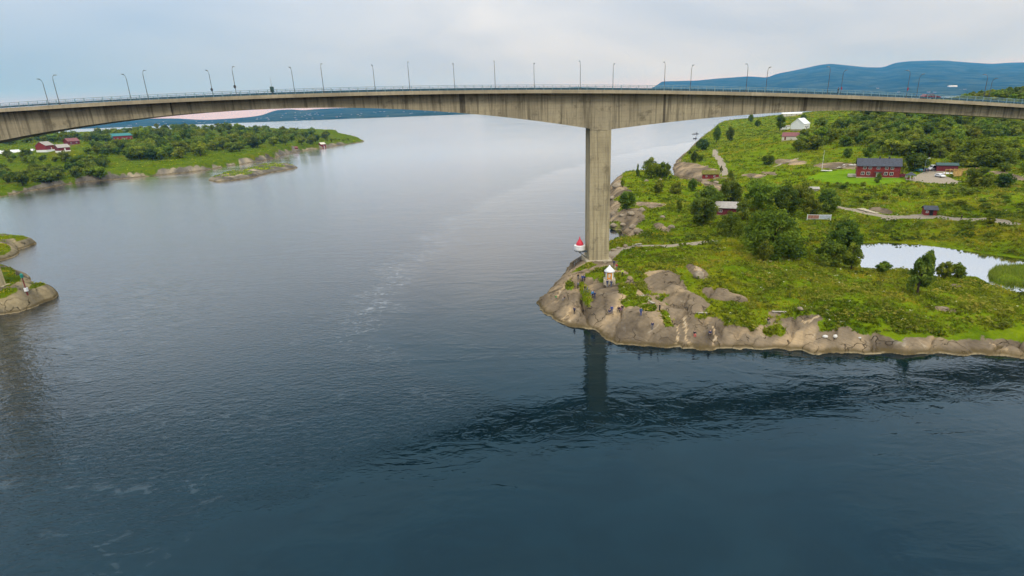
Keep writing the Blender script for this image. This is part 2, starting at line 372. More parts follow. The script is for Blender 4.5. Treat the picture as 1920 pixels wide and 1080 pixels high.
# ------------------------------------------------------------------ sea
def water_material(name, body, calm_everywhere=False):
    m = Mat(name); t = m.nt; t.nodes.remove(m.b)
    p = m.co(kind='World'); geo = m.n('ShaderNodeNewGeometry').outputs['Position']
    bm_ = m.n('ShaderNodeBump'); bm_.inputs['Distance'].default_value = 1.0
    gl = m.n('ShaderNodeBsdfGlossy', distribution='GGX'); df = m.n('ShaderNodeBsdfDiffuse')
    fr = m.n('ShaderNodeFresnel', inp={'IOR': 1.34}); fac = m.math('MULTIPLY', fr.outputs[0], 0.92 if calm_everywhere else 1.6, True)
    for x in (gl, df, fr): m.l(bm_.outputs[0], x.inputs['Normal'])
    m.l(m.mix(m.rng(fac, 0.03, 0.32), (0.30, 0.58, 0.76), (1, 1, 1)), gl.inputs['Color'])
    m.l(m.n('ShaderNodeMixShader', inp={0: fac, 1: df.outputs[0], 2: gl.outputs[0]}).outputs[0], t.nodes['Material Output'].inputs[0])
    if calm_everywhere:
        df.inputs['Color'].default_value = body+(1,); gl.inputs['Roughness'].default_value = 0.04
        m.l(m.math('MULTIPLY', m.noise(p, 1.2, 3), 0.006), bm_.inputs['Height']); return m.m
    # sheltered water in the lee of the headland against the wind-ruffled stream
    xyz = m.n('ShaderNodeSeparateXYZ', inp={0: geo}).outputs
    q = m.math('MULTIPLY', m.math('MAXIMUM', m.math('SUBTRACT', xyz[1], 105.0), 0.0), 0.00314)
    ln = m.math('SUBTRACT', m.math('SUBTRACT', m.math('MULTIPLY', m.math('MULTIPLY', q, q), 88.0), 33.0), xyz[0])       # metres left of the seam between eddy and stream
    wob = m.noise(m.co((0.022, 0.03, 0), 'World', rot=(0, 0, 0.5)), 1.0, 3, 0.55, 1.2)
    ln = m.math('ADD', ln, m.math('MULTIPLY', m.math('MAXIMUM', m.math('SUBTRACT', 105.0, xyz[1]), 0.0), 1.1))
    ln = m.math('SUBTRACT', ln, m.math('MULTIPLY', m.math('MAXIMUM', m.math('SUBTRACT', 76.0, xyz[1]), 0.0), 2.6))
    ln = m.math('ADD', ln, m.math('MULTIPLY', m.math('SUBTRACT', wob, 0.5), 34.0))
    open_ = m.rng(ln, -7.0, 8.0)
    far = m.rng(m.n('ShaderNodeSeparateXYZ', inp={0: geo}).outputs[1], 170.0, 620.0)      # the fjord basin beyond the narrows
    # current seams, boils, and wind ripples
    seam = m.noise(m.co((0.010, 0.036, 0), 'World', rot=(0, 0, 0.62)), 1.0, 4, 0.6, 1.6)
    boil = m.noise(m.co((0.05, 0.085, 0), 'World', rot=(0, 0, 0.5)), 1.0, 3, 0.55, 2.6)
    swirl = m.noise(m.co((0.16, 0.30, 0), 'World', rot=(0, 0, 0.35)), 1.0, 3, 0.55, 1.8)
    rip = m.noise(m.co((0.75, 1.5, 0), 'World', rot=(0, 0, -0.45)), 1.0, 3, 0.62, 0.3)
    streak = m.rng(seam, 0.45, 0.62)
    sk = m.n('ShaderNodeVectorMath', operation='LENGTH', inp={0: m.n('ShaderNodeVectorMath', operation='MULTIPLY', inp={0: m.n('ShaderNodeVectorMath', operation='SUBTRACT', inp={0: geo, 1: (-100.0, 112.0, 0)}).outputs[0], 1: (.03, .024, 0)}).outputs[0]}).outputs['Value']
    race = m.rng(m.math('ADD', sk, m.math('MULTIPLY', m.math('SUBTRACT', boil, .5), 1.6)), .45, 1.25, 1.0, 0.0)      # the race round the pier skerry
    h = m.math('MULTIPLY', swirl, m.math('ADD', m.math('ADD', 0.028, m.math('MULTIPLY', race, 0.16)), m.math('MULTIPLY', streak, 0.055)))
    h = m.math('ADD', h, m.math('MULTIPLY', boil, 0.075))
    h = m.math('ADD', h, m.math('MULTIPLY', rip, m.math('ADD', 0.011, m.math('MULTIPLY', open_, 0.10))))
    m.l(m.math('MULTIPLY', h, m.math('SUBTRACT', 1.0, m.math('MULTIPLY', far, 0.75))), bm_.inputs['Height'])
    r0 = m.math('ADD', 0.04, m.math('MULTIPLY', open_, 0.09))
    r0 = m.math('ADD', r0, m.math('MULTIPLY', far, m.math('MULTIPLY', m.math('SUBTRACT', seam, 0.45), 0.3)))
    m.l(r0, gl.inputs['Roughness'])
    c = m.mix(m.rng(boil, 0.4, 0.65), tuple(x*0.8 for x in body), tuple(x*1.15 for x in body))
    c = m.mix(m.math('MULTIPLY', m.math('MULTIPLY', streak, m.rng(swirl, 0.56, 0.70)), m.math('MULTIPLY', open_, 0.10)), c, (0.30, 0.36, 0.40))   # thin foam
    line = m.math('MULTIPLY', m.math('MAXIMUM', m.rng(m.math('ABSOLUTE', ln), 0.0, 9.0, 1.0, 0.0), m.math('MULTIPLY', race, .45)), m.rng(m.noise(m.co((.35, .8, 0), 'World', rot=(0, 0, 1.2)), 1.0, 3, .6, 1.5), .5, .72))
    c = m.mix(m.math('MULTIPLY', m.math('MULTIPLY', line, m.rng(xyz[1], 80.0, 130.0)), 0.40), c, (0.45, 0.48, 0.50))                                           # broken foam along the seam
    m.l(c, df.inputs['Color'])
    return m.m
M['sea'] = water_material('sea_water', (0.0018, 0.0085, 0.0125))
M['pond'] = water_material('pond_water', (0.02, 0.025, 0.02), True)
sea_m = bpy.data.meshes.new('sea')
_g = [-13000, -4000, -1200, -400, -120, 120, 400, 1200, 4000, 13000]; _gy = [-3000, -800, -200, 0, 100, 250, 600, 1500, 4000, 8000, 15500]
sea_m.from_pydata([(x, y, 0) for y in _gy for x in _g], [], [(j*10+i, j*10+i+1, (j+1)*10+i+1, (j+1)*10+i) for j in range(10) for i in range(9)])
tag(link('sea', sea_m, None, M['sea']), kind='structure')

# ------------------------------------------------------------------ land
def W(lst, z=0.0): return [tuple(at(x, y, z)[:2]) for x, y in lst]
def PZ(lst): return [tuple(at(x, y, z)) for x, y, z in lst]

near_shore = W([(1007, 568), (1014, 583), (1030, 594), (1047, 604), (1070, 611), (1090, 616), (1112, 619), (1126, 625), (1131, 634), (1150, 643), (1176, 648), (1215, 650), (1252, 653), (1266, 649), (1275, 654), (1330, 656), (1385, 654), (1398, 651), (1412, 656), (1450, 656), (1500, 658), (1526, 664), (1590, 664), (1655, 664), (1730, 665), (1810, 667), (1870, 669), (1925, 674)])
E0 = near_shore[-1]
off_right = [(E0[0]+25, E0[1]-8), (E0[0]+90, E0[1]-10), (E0[0]+240, E0[1]+15), (560, 100), (900, 200), (900, 1250), (560, 1250), (470, 1120)]
far_shore = W([(1362, 238), (1345, 245), (1328, 254), (1312, 264), (1300, 274), (1286, 288), (1275, 295), (1268, 302), (1262, 314), (1264, 330), (1280, 332), (1296, 336), (1322, 347), (1313, 358), (1288, 350), (1270, 341), (1250, 336), (1225, 333), (1190, 332), (1160, 336), (1142, 352), (1136, 380), (1138, 405), (1140, 425), (1152, 431), (1162, 431), (1172, 440), (1177, 448), (1168, 452), (1157, 456), (1142, 459), (1125, 463), (1106, 470), (1092, 480), (1078, 490), (1062, 503), (1046, 524), (1030, 545), (1012, 562)])
SHORE_R = near_shore + off_right + far_shore
POND_Z = 1.0
POND = W([(1606, 456), (1650, 453), (1720, 457), (1800, 468), (1880, 479), (1930, 486), (2040, 500), (2100, 540), (2000, 562), (1920, 553), (1881, 543), (1855, 534), (1829, 519), (1790, 518), (1749, 521), (1722, 512), (1690, 506), (1650, 508), (1614, 506), (1603, 480)], POND_Z)
REEDS = W([(1858, 514), (1872, 502), (1920, 499), (2000, 512), (2010, 536), (1935, 537), (1880, 533), (1862, 526)], POND_Z)
ctrl_r = PZ([(1120, 490, 4.5), (1060, 535, 3.6), (1040, 565, 3.0), (1142, 528, 5.0), (1110, 548, 4.3), (1080, 585, 3.2), (1150, 590, 4.2), (1200, 595, 3.8), (1240, 585, 4.0), (1190, 630, 2.9), (1240, 630, 2.7), (1300, 610, 3.6), (1380, 625, 3.2), (1440, 608, 3.3), (1540, 615, 3.5), (1650, 632, 2.8), (1750, 638, 2.4), (1850, 640, 2.2), (1920, 640, 2.2),
  (1250, 525, 6.2), (1310, 515, 6), (1180, 470, 5.2), (1250, 460, 5.2), (1330, 455, 5), (1400, 500, 5.5), (1450, 470, 4.5), (1500, 540, 6), (1560, 520, 4.5), (1600, 560, 5.5), (1650, 540, 4), (1720, 560, 4.5), (1780, 560, 3.5), (1850, 580, 3.5), (1920, 590, 3.5),
  (1600, 470, 2), (1640, 512, 2), (1760, 525, 1.8), (1870, 560, 2), (1700, 440, 2), (1800, 450, 2), (1900, 468, 2.2), (1550, 440, 3), (1560, 405, 3.5), (1640, 405, 4), (1745, 405, 4.5), (1850, 412, 5), (1920, 420, 6),
  (1200, 430, 2.5), (1200, 400, 4), (1170, 370, 5), (1200, 345, 6.5), (1240, 345, 6), (1190, 325, 7.5), (1220, 322, 7.5), (1290, 370, 3.5), (1280, 400, 4), (1320, 400, 4), (1400, 400, 4.5), (1480, 400, 4),
  (1332, 337, 1.5), (1360, 330, 3), (1345, 290, 5), (1400, 330, 5), (1300, 300, 2.5), (1330, 268, 6), (1400, 290, 9), (1450, 320, 7), (1500, 335, 6.5), (1560, 350, 6.5), (1645, 335, 8), (1560, 320, 8.5), (1750, 338, 8), (1800, 335, 8.5), (1700, 370, 6), (1600, 370, 5.5), (1850, 360, 7.5), (1920, 340, 8),
  (1365, 243, 9), (1400, 228, 15), (1450, 218, 20), (1480, 262, 16), (1513, 242, 19), (1450, 270, 12), (1560, 270, 14), (1600, 290, 11), (1700, 280, 14), (1800, 280, 13), (1900, 290, 13), (1650, 240, 18), (1750, 240, 18), (1850, 230, 20), (1920, 225, 21), (1900, 192, 33.5), (1830, 186, 36), (1910, 178, 38), (1960, 170, 40.5), (1600, 222, 23)])
ctrl_r += [(520, 170, 8), (520, 420, 30), (800, 500, 36), (560, 900, 20), (800, 1150, 10), (330, 560, 26), (430, 1050, 6), (300, 90, 2.5)]
SURF_R = Surf(ctrl_r, 7.0, 0.4)
def surf_at(px, py):
    d = ray(px, py); t = np.linspace(60, min(H0/max(-d[2], .01), 1500), 900)
    x, y, z = t*d[0], t*d[1], H0+t*d[2]; k = np.nonzero(z <= np.maximum(SURF_R(x, y), 0.4))[0]; k = k[0] if len(k) else -1
    return (float(x[k]), float(y[k]), float(z[k]))
def G(lst): return [surf_at(q[0], q[1])[:2] for q in lst]
ROCK_ZONE = [(-12, 120)] + G([(1040, 525), (1070, 470), (1100, 462), (1150, 478), (1160, 500), (1185, 530), (1200, 546), (1232, 556), (1245, 575), (1262, 580), (1300, 584), (1345, 592), (1375, 606), (1400, 603), (1440, 596), (1480, 592), (1535, 592), (1560, 606), (1620, 618), (1650, 632), (1700, 636), (1760, 632), (1850, 628), (1930, 624), (2050, 640)]) + [(170, 60), (-10, 60)]
GREEN_IN_ROCK = [(1150, 520, 22, 9), (1090, 500, 35, 4), (1120, 512, 26, 7), (1190, 563, 34, 7), (1215, 575, 20, 6), (1255, 603, 8, 18), (1290, 578, 22, 6), (1068, 530, 6, 9), (1096, 545, 5, 22), (1330, 584, 30, 6), (1450, 612, 20, 5), (1690, 634, 42, 7), (1600, 603, 60, 12), (1175, 545, 16, 9), (1395, 612, 9, 12)]
OUTCROPS = [(1246, 530, 38, 17, 1.0), (1308, 513, 13, 17, .8), (1290, 568, 40, 14, 0.8), (1345, 552, 30, 10, .4), (1385, 560, 15, 6, .3), (1570, 625, 60, 9, 0.3), (1790, 540, 10, 3, .3), (1770, 585, 20, 4, .3), (1240, 428, 9, 9, .4), (1165, 357, 14, 9, .8), (1180, 403, 30, 10, .5), (1220, 385, 30, 6, .4), (1180, 430, 22, 9, .4), (1330, 345, 16, 10, .2), (1290, 310, 16, 20, .3), (1310, 320, 30, 10, .1), (1410, 330, 16, 6, .3), (1440, 325, 10, 4, .2), (1480, 305, 26, 5, .5), (1570, 312, 40, 6, .5), (1650, 395, 18, 4, .2), (1890, 330, 18, 6, .3), (1915, 338, 14, 8, 0.2), (1455, 590, 10, 3, .2), (1655, 245, 14, 3, .4)]
OUT_W = []
for x, y, rx, ry, hh in OUTCROPS:
    P = surf_at(x, y); ax = at(x+rx, y, P[2]); ay = at(x, y-ry, P[2])
    OUT_W.append((P[0], P[1], abs(ax[0]-P[0])+0.3, abs(ay[1]-P[1])+0.3, hh))
GREEN_W = []
for x, y, rx, ry in GREEN_IN_ROCK:
    P = surf_at(x, y); ax = at(x+rx, y, P[2]); ay = at(x, y-ry, P[2]); GREEN_W.append((P[0], P[1], abs(ax[0]-P[0])+.2, abs(ay[1]-P[1])+.2))
CLEFTS = [(G(l), wd, dp) for l, wd, dp in [([(1089, 515), (1094, 545), (1100, 572), (1110, 598), (1122, 622), (1128, 634)], 0.45, 2.4), ([(1262, 612), (1266, 632), (1269, 653)], 0.5, 1.3), ([(1318, 592), (1312, 622), (1316, 655)], 0.35, 0.5), ([(1380, 610), (1390, 635), (1404, 655)], 0.5, 1.3), ([(1418, 606), (1428, 632), (1440, 656)], 0.5, 1.1), ([(1468, 602), (1474, 630), (1490, 655)], 0.35, .6), ([(1612, 634), (1614, 650), (1616, 664)], 0.3, .5), ([(1666, 636), (1664, 650), (1660, 666)], 0.35, .7), ([(1131, 606), (1160, 606), (1185, 622), (1200, 640)], 0.45, .6), ([(1060, 520), (1050, 545), (1040, 575), (1042, 602)], 0.4, .6), ([(1072, 535), (1070, 560), (1084, 590), (1082, 612)], 0.35, .6), ([(1200, 604), (1185, 612), (1200, 640), (1196, 650)], 0.3, .45), ([(1100, 560), (1150, 566), (1200, 568)], 0.4, .5), ([(1780, 632), (1800, 645), (1850, 664)], 0.35, .5), ([(1870, 628), (1890, 645), (1905, 668)], 0.35, .6), ([(1500, 640), (1560, 652), (1660, 650), (1760, 655), (1900, 650)], 0.4, .5)]]
VEINS = [(G(l), wd) for l, wd in [([(1290, 590), (1286, 605), (1296, 622), (1300, 640)], .17), ([(1330, 600), (1345, 615), (1338, 632), (1340, 648)], .2), ([(1276, 600), (1272, 620)], .12), ([(1070, 565), (1055, 580), (1066, 595)], .16), ([(1082, 590), (1090, 606), (1080, 614)], .2), ([(1060, 520), (1048, 545)], .18), ([(1512, 598), (1550, 594), (1570, 596)], .3), ([(1612, 640), (1614, 662)], .18), ([(1664, 640), (1660, 664)], .22), ([(1860, 632), (1885, 640), (1900, 655)], .3), ([(1500, 645), (1530, 640), (1555, 645)], .25), ([(1305, 505), (1312, 522)], .5)]]
PATHS = [(G([(1140, 485, 4.6), (1155, 470, 4.8), (1190, 464, 5), (1240, 461, 5), (1300, 458, 5), (1338, 453, 4.8)]), 1.5), (G([(1340, 281, 5.5), (1342, 292, 5), (1352, 305, 4.5), (1360, 328, 3)]), 1.8),
         (G([(1572, 389, 3.8), (1620, 398, 4), (1660, 407, 4.2), (1720, 409, 4.5), (1760, 407, 4.6), (1810, 413, 4.8), (1856, 412, 5), (1900, 422, 5.5)]), 1.6), (G([(1660, 412, 4.3), (1710, 406, 4.5), (1745, 402, 4.5)]), 1.4), (G([(1455, 312, 8), (1495, 297, 10)]), 1.0), (G([(1800, 340, 8.4), (1860, 345, 8), (1930, 352, 8)]), .8)]
YARD = G([(1703, 338), (1720, 328), (1735, 322), (1740, 316), (1775, 318), (1772, 330), (1800, 341), (1795, 346), (1740, 344)])
LAWN = G([(1505, 335), (1545, 322), (1605, 318), (1690, 334), (1700, 342), (1640, 348), (1560, 345)])
def rough_x(x, y, k, a=1.0): return x + (fbm(x, y, 3.0, 3, k)-0.5)*2.2*a
def land_r(x, y, want_mask=False):
    d = sdist(rough_x(x, y, 11), rough_x(y, x, 17), SHORE_R)
    near = sst(230, 170, y)                                   # the rocky headland
    big = SURF_R(x, y)
    rock = sst(-0.8, 1.4, sdist(x, y, ROCK_ZONE) + (fbm(x, y, 5, 4, 3)-.5)*5)*sst(260, 200, y)
    for gx, gy, rx, ry in GREEN_W:
        rock = rock*(1-sst(1.15, 0.75, np.sqrt(((x-gx)/rx)**2+((y-gy)/ry)**2)+(fbm(x, y, 2.5, 3, 31)-.5)*.9))
    rock = np.maximum(rock, sst(4.8, 2.6, d+(fbm(x, y, 6, 3, 6)-.5)*4)*near)
    lift = np.zeros_like(x)
    for gx, gy, rx, ry, hh in OUT_W:
        q = np.sqrt(((x-gx)/rx)**2+((y-gy)/ry)**2)+(fbm(x, y, 4, 3, 37)-.5)*.7
        rock = np.maximum(rock, sst(1.08, 0.85, q)); lift += hh*sst(1.2, 0.2, q)
    edge = sst(9.0, 1.5, d + (fbm(x, y, 9, 3, 5)-.5)*8)*sst(150, 260, y)   # stony strip of the farther shore
    rock = np.maximum(rock, edge)
    hum = (fbm(x, y, 9, 4, 21)-.5)*1.3 + (fbm(x, y, 2.2, 3, 23)-.5)*0.55
    # whaleback lobes parted by cracks
    wx, wy = x+(fbm(x, y, 6, 3, 41)-.5)*4.5, y+(fbm(x, y, 6, 3, 43)-.5)*4.5
    u, v = wx*.80+wy*.60, -wx*.60+wy*.80
    f1, f2, lid = worley(u/15.0, v/9.0, 3); g1, g2, gid = worley(u/6.5+7, v/2.6, 8)
    rockrel = 1.15*(1-np.clip(f1/.75, 0, 1.2)**2) - 1.4*np.exp(-((f2-f1)/.038)**2) - .38*np.exp(-((g2-g1)/.05)**2) + .18*(1-g1**2) + (fbm(x, y, 1.1, 3, 47)-.5)*0.18 - .75
    tone = .42+.16*(lid-.5)+.16*(gid-.5)+1.0*(fbm(u, v*1.8, 7.0, 4, 63)-.5)
    for ln, wd in VEINS: tone = np.where(ldist(x+(fbm(x, y, 1.5, 3, 57)-.5)*2.2, y+(fbm(x, y, 1.5, 3, 59)-.5)*2.2, ln) < wd, 1.0, tone)
    cut = np.zeros_like(x)
    jx, jy = x+(fbm(x, y, 3.2, 3, 51)-.5)*2.4, y+(fbm(x, y, 3.2, 3, 53)-.5)*2.4
    m_ = (y < 200)
    for ln, wd, dp in CLEFTS:
        q = ldist(jx, jy, ln); cut += dp*1.15*np.exp(-(q/wd)**2)+dp*0.55*np.exp(-(q/(wd*4.5))**2)
    h = big + lift + rock*near*(rockrel-cut*0.9) + (1-rock)*hum*(0.7+0.6*near) + rock*(1-near)*(fbm(x, y, 5, 4, 61)-.4)*2.0
    path = np.zeros_like(x)
    for ln, wd in PATHS: path = np.maximum(path, sst(wd*1.5, wd*0.6, ldist(x, y, ln)))
    yd = sdist(x, y, YARD); lw = sst(-1, 2, sdist(x, y, LAWN))
    path = np.maximum(path, sst(-0.6, 0.8, yd))
    flat = np.maximum(path, lw)
    h = h - flat*(1-rock)*hum*(0.7+0.6*near) - path*0.06
    wid = 9.5*near+(1-near)*10.0
    t = np.clip(d/wid, 0, 1)
    h = np.maximum(h, 0.35)*(1-(1-t)**2)**(.75+.17*near)
    h = np.where(d > 0, h + 0.12*sst(0, 1, d), -0.35-0.4*np.minimum(-d, 12))
    pd = sdist(x, y, POND); rd = sdist(x, y, REEDS)
    pd = np.minimum(pd, -rd)
    h = np.where(pd > -6, np.minimum(h, POND_Z + 0.12 - pd*0.30 + (fbm(x, y, 3, 3, 71)-.5)*.4*(pd < 0)), h)
    h = np.where(rd > 0, np.maximum(h, POND_Z+0.15+np.minimum(rd, 2)*.1), h)
    h = np.maximum(h, -6)
    if want_mask: return h, rock, np.maximum(path*(1-rock*0.5), 0), lw, d, tone
    return h

# the shore on the other side of the stream
SHORE_L = W([(-260, 420), (-60, 384), (0, 369), (60, 357), (120, 346), (170, 340), (230, 335), (300, 328), (345, 324), (385, 319), (425, 312), (470, 305), (510, 298), (525, 292), (555, 285), (600, 278), (640, 272), (672, 268), (684, 265), (672, 261), (640, 258)]) + [(-330, 1150), (-640, 1300), (-1500, 1400), (-1500, 300)]
ctrl_l = PZ([(112, 284, 18), (137, 271, 19.5), (228, 265, 22), (50, 300, 12), (100, 320, 6), (200, 310, 8), (300, 300, 9), (400, 288, 9), (450, 284, 9), (500, 276, 10), (560, 269, 8), (620, 266, 5), (660, 264, 2.4), (300, 264, 19), (400, 264, 15), (500, 260, 11), (580, 260, 7), (50, 278, 18), (0, 278, 18), (0, 322, 7), (200, 285, 14), (-100, 300, 14)]) + [(-700, 700, 24), (-500, 1000, 22), (-350, 900, 10), (-900, 500, 18)]
SURF_L = Surf(ctrl_l, 20.0, 1.0)
def land_l(x, y, want_mask=False):
    d = sdist(x+(fbm(x, y, 14, 3, 81)-.5)*6, y+(fbm(x, y, 14, 3, 83)-.5)*6, SHORE_L)
    h = np.maximum(SURF_L(x, y), 1.0) + (fbm(x, y, 22, 4, 87)-.5)*3
    rock = sst(4.0, 1.0, d+(fbm(x, y, 9, 3, 89)-.5)*13)
    h += rock*(fbm(x, y, 6, 4, 91)-.5)*3
    t = np.clip(d/14, 0, 1)
    h = np.where(d > 0, np.maximum(h, .6)*np.sqrt(1-(1-t)**2)+.05, -.4+np.maximum(d, -20)*.2)
    if want_mask: return h, rock, np.zeros_like(x), np.zeros_like(x), d
    return h
ISLET = W([(392, 338), (410, 329), (440, 324), (470, 318), (480, 312), (505, 310), (530, 311), (559, 314.5), (535, 319), (500, 325), (478, 332), (440, 338), (405, 342)])
def make_skerry(poly, top, wid, seed, green):
    poly = np.asarray(poly)
    def fn(x, y, want_mask=False):
        s = wid/6.0
        d = sdist(x+(fbm(x, y, 4*s, 3, seed)-.5)*2.0*s, y+(fbm(x, y, 4*s, 3, seed+3)-.5)*2.0*s, poly)
        t = np.clip(d/wid, 0, 1)
        h = top*np.sqrt(1-(1-t)**2)*(0.45+1.1*fbm(x, y, 9*s, 3, seed+5)) + (fbm(x, y, 2.5*s, 3, seed+6)-.5)*1.2*t
        f1, f2, _i = worley(x/(5*s), y/(3.2*s), seed); h += t*(.7*(.6-f1)-.5*np.exp(-((f2-f1)/.08)**2))
        h = np.where(d > 0, np.maximum(h, .12), -.4+np.maximum(d, -12)*.3)
        g = sst(0.36, 0.46, fbm(x, y, 4*s, 3, seed+9))*sst(wid*.16, wid*.36, d)*green
        return (h, 1-g, np.zeros_like(x), np.zeros_like(x), d, .45+.35*(_i-.5)+1.1*(fbm(x, y*1.6, 4*s, 4, seed+8)-.5)) if want_mask else h
    return fn
SK_A = W([(0, 590), (30, 587), (62, 575), (94, 563), (109, 554), (97, 547), (76, 540), (62, 531), (46, 517), (25, 509), (0, 506), (-60, 500), (-260, 520), (-330, 640), (-120, 625)])
SK_B = W([(0, 447), (25, 446), (50, 450), (66, 456), (52, 463), (30, 469), (38, 475), (18, 484), (0, 489), (-120, 505), (-300, 500), (-300, 440), (-100, 440)])
skerry_a = make_skerry(SK_A, 4.2, 9, 101, 1.0); skerry_b = make_skerry(SK_B, 3.2, 7, 131, 0.9); islet_f = make_skerry(ISLET, 3.0, 10, 151, 0.55)

GRIDS = []
def fan_mesh(name, fn, y0, y1, ratio, t0, t1, dt, mat, cut=-14):
    ny = int(math.log(y1/y0)/math.log(ratio))+1; nx = int((t1-t0)/dt)+1
    Y, T = np.meshgrid(y0*ratio**np.arange(ny), t0+dt*np.arange(nx), indexing='ij')
    X = Y*T
    res = fn(X.ravel(), Y.ravel(), True); h, rock, path, lawn, d = res[:5]; tone = res[5] if len(res) > 5 else .45+1.5*(fbm(X.ravel(), Y.ravel(), 7, 4, 77)-.5)
    GRIDS.append((y0, math.log(ratio), t0, dt, h.reshape(ny, nx)))
    keep = (d > cut).reshape(ny, nx)
    idx = np.full(ny*nx, -1); kk = keep.ravel(); idx[kk] = np.arange(kk.sum())
    q = np.stack([np.arange(ny*nx).reshape(ny, nx)[a, b] for a, b in ((slice(0, -1), slice(0, -1)), (slice(0, -1), slice(1, None)), (slice(1, None), slice(1, None)), (slice(1, None), slice(0, -1)))], -1).reshape(-1, 4)
    q = idx[q]; q = q[(q >= 0).all(1)]
    co = np.stack([X.ravel(), Y.ravel(), h], 1)[kk]
    me = bpy.data.meshes.new(name); me.vertices.add(len(co)); me.vertices.foreach_set('co', co.ravel())
    me.loops.add(q.size); me.loops.foreach_set('vertex_index', q.ravel())
    me.polygons.add(len(q)); me.polygons.foreach_set('loop_start', np.arange(0, q.size, 4)); me.polygons.foreach_set('loop_total', np.full(len(q), 4))
    me.update(calc_edges=True); me.validate()
    at_ = me.color_attributes.new('mask', 'FLOAT_COLOR', 'POINT')
    c = np.stack([rock, path, lawn, tone], 1)[kk]; at_.data.foreach_set('color', c.ravel().astype(np.float32))
    me.polygons.foreach_set('use_smooth', np.ones(len(q), bool))
    o = link(name, me, None, mat); tag(o, kind='structure'); return o
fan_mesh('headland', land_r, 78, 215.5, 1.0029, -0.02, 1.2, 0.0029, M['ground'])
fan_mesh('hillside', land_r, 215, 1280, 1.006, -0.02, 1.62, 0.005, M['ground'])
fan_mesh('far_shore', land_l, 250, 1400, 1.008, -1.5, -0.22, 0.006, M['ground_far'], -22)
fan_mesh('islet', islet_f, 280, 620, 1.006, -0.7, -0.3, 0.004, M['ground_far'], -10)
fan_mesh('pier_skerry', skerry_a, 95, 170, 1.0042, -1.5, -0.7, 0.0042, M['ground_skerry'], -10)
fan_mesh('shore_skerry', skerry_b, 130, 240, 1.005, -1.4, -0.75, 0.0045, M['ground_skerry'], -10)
pm = bpy.data.meshes.new('pond'); pc = np.mean(POND, 0)
pv = [(pc[0]+(x-pc[0])*1.06, pc[1]+(y-pc[1])*1.12, POND_Z) for x, y in POND]
pm.from_pydata(pv, [], [tuple(range(len(pv)))]); tag(link('pond', pm, None, M['pond']), kind='structure')

def height(x, y):
    x, y = np.atleast_1d(np.asarray(x, float)), np.atleast_1d(np.asarray(y, float))
    h = np.full(x.shape, -6.0)
    for y0, lr, t0, dt, g in GRIDS:
        u = np.log(np.maximum(y, 1)/y0)/lr; v = (x/np.maximum(y, 1)-t0)/dt
        ok = (u >= 0) & (v >= 0) & (u < g.shape[0]-1.001) & (v < g.shape[1]-1.001)
        if not ok.any(): continue
        a, c = u[ok], v[ok]; i, j = a.astype(int), c.astype(int); a -= i; c -= j
        h[ok] = np.maximum(h[ok], g[i, j]*(1-a)*(1-c)+g[i+1, j]*a*(1-c)+g[i, j+1]*(1-a)*c+g[i+1, j+1]*a*c)
    return h
def ground(px, py):             # where the sight line through a pixel meets the land
    d = ray(px, py)
    if d[2] > -0.004: d = ray(px, py).copy(); d[2] = -0.004
    t1 = H0/-d[2]*1.0; t = np.linspace(min(60, t1*.5), min(t1, 1400/d[1]), 500)
    x, y, z = t*d[0], t*d[1], H0+t*d[2]
    b = np.nonzero(z <= height(x, y))[0]
    if len(b) == 0: i = len(t)-1; return np.array([x[i], y[i], max(0, z[i])])
    i = b[0]
    if i > 0:
        tt = np.linspace(t[i-1], t[i], 30); hz = height(tt*d[0], tt*d[1]); k = np.nonzero(H0+tt*d[2] <= hz)[0]; k = k[0] if len(k) else -1
        return np.array([tt[k]*d[0], tt[k]*d[1], hz[k]])
    return np.array([x[i], y[i], height(x[i:i+1], y[i:i+1])[0]])
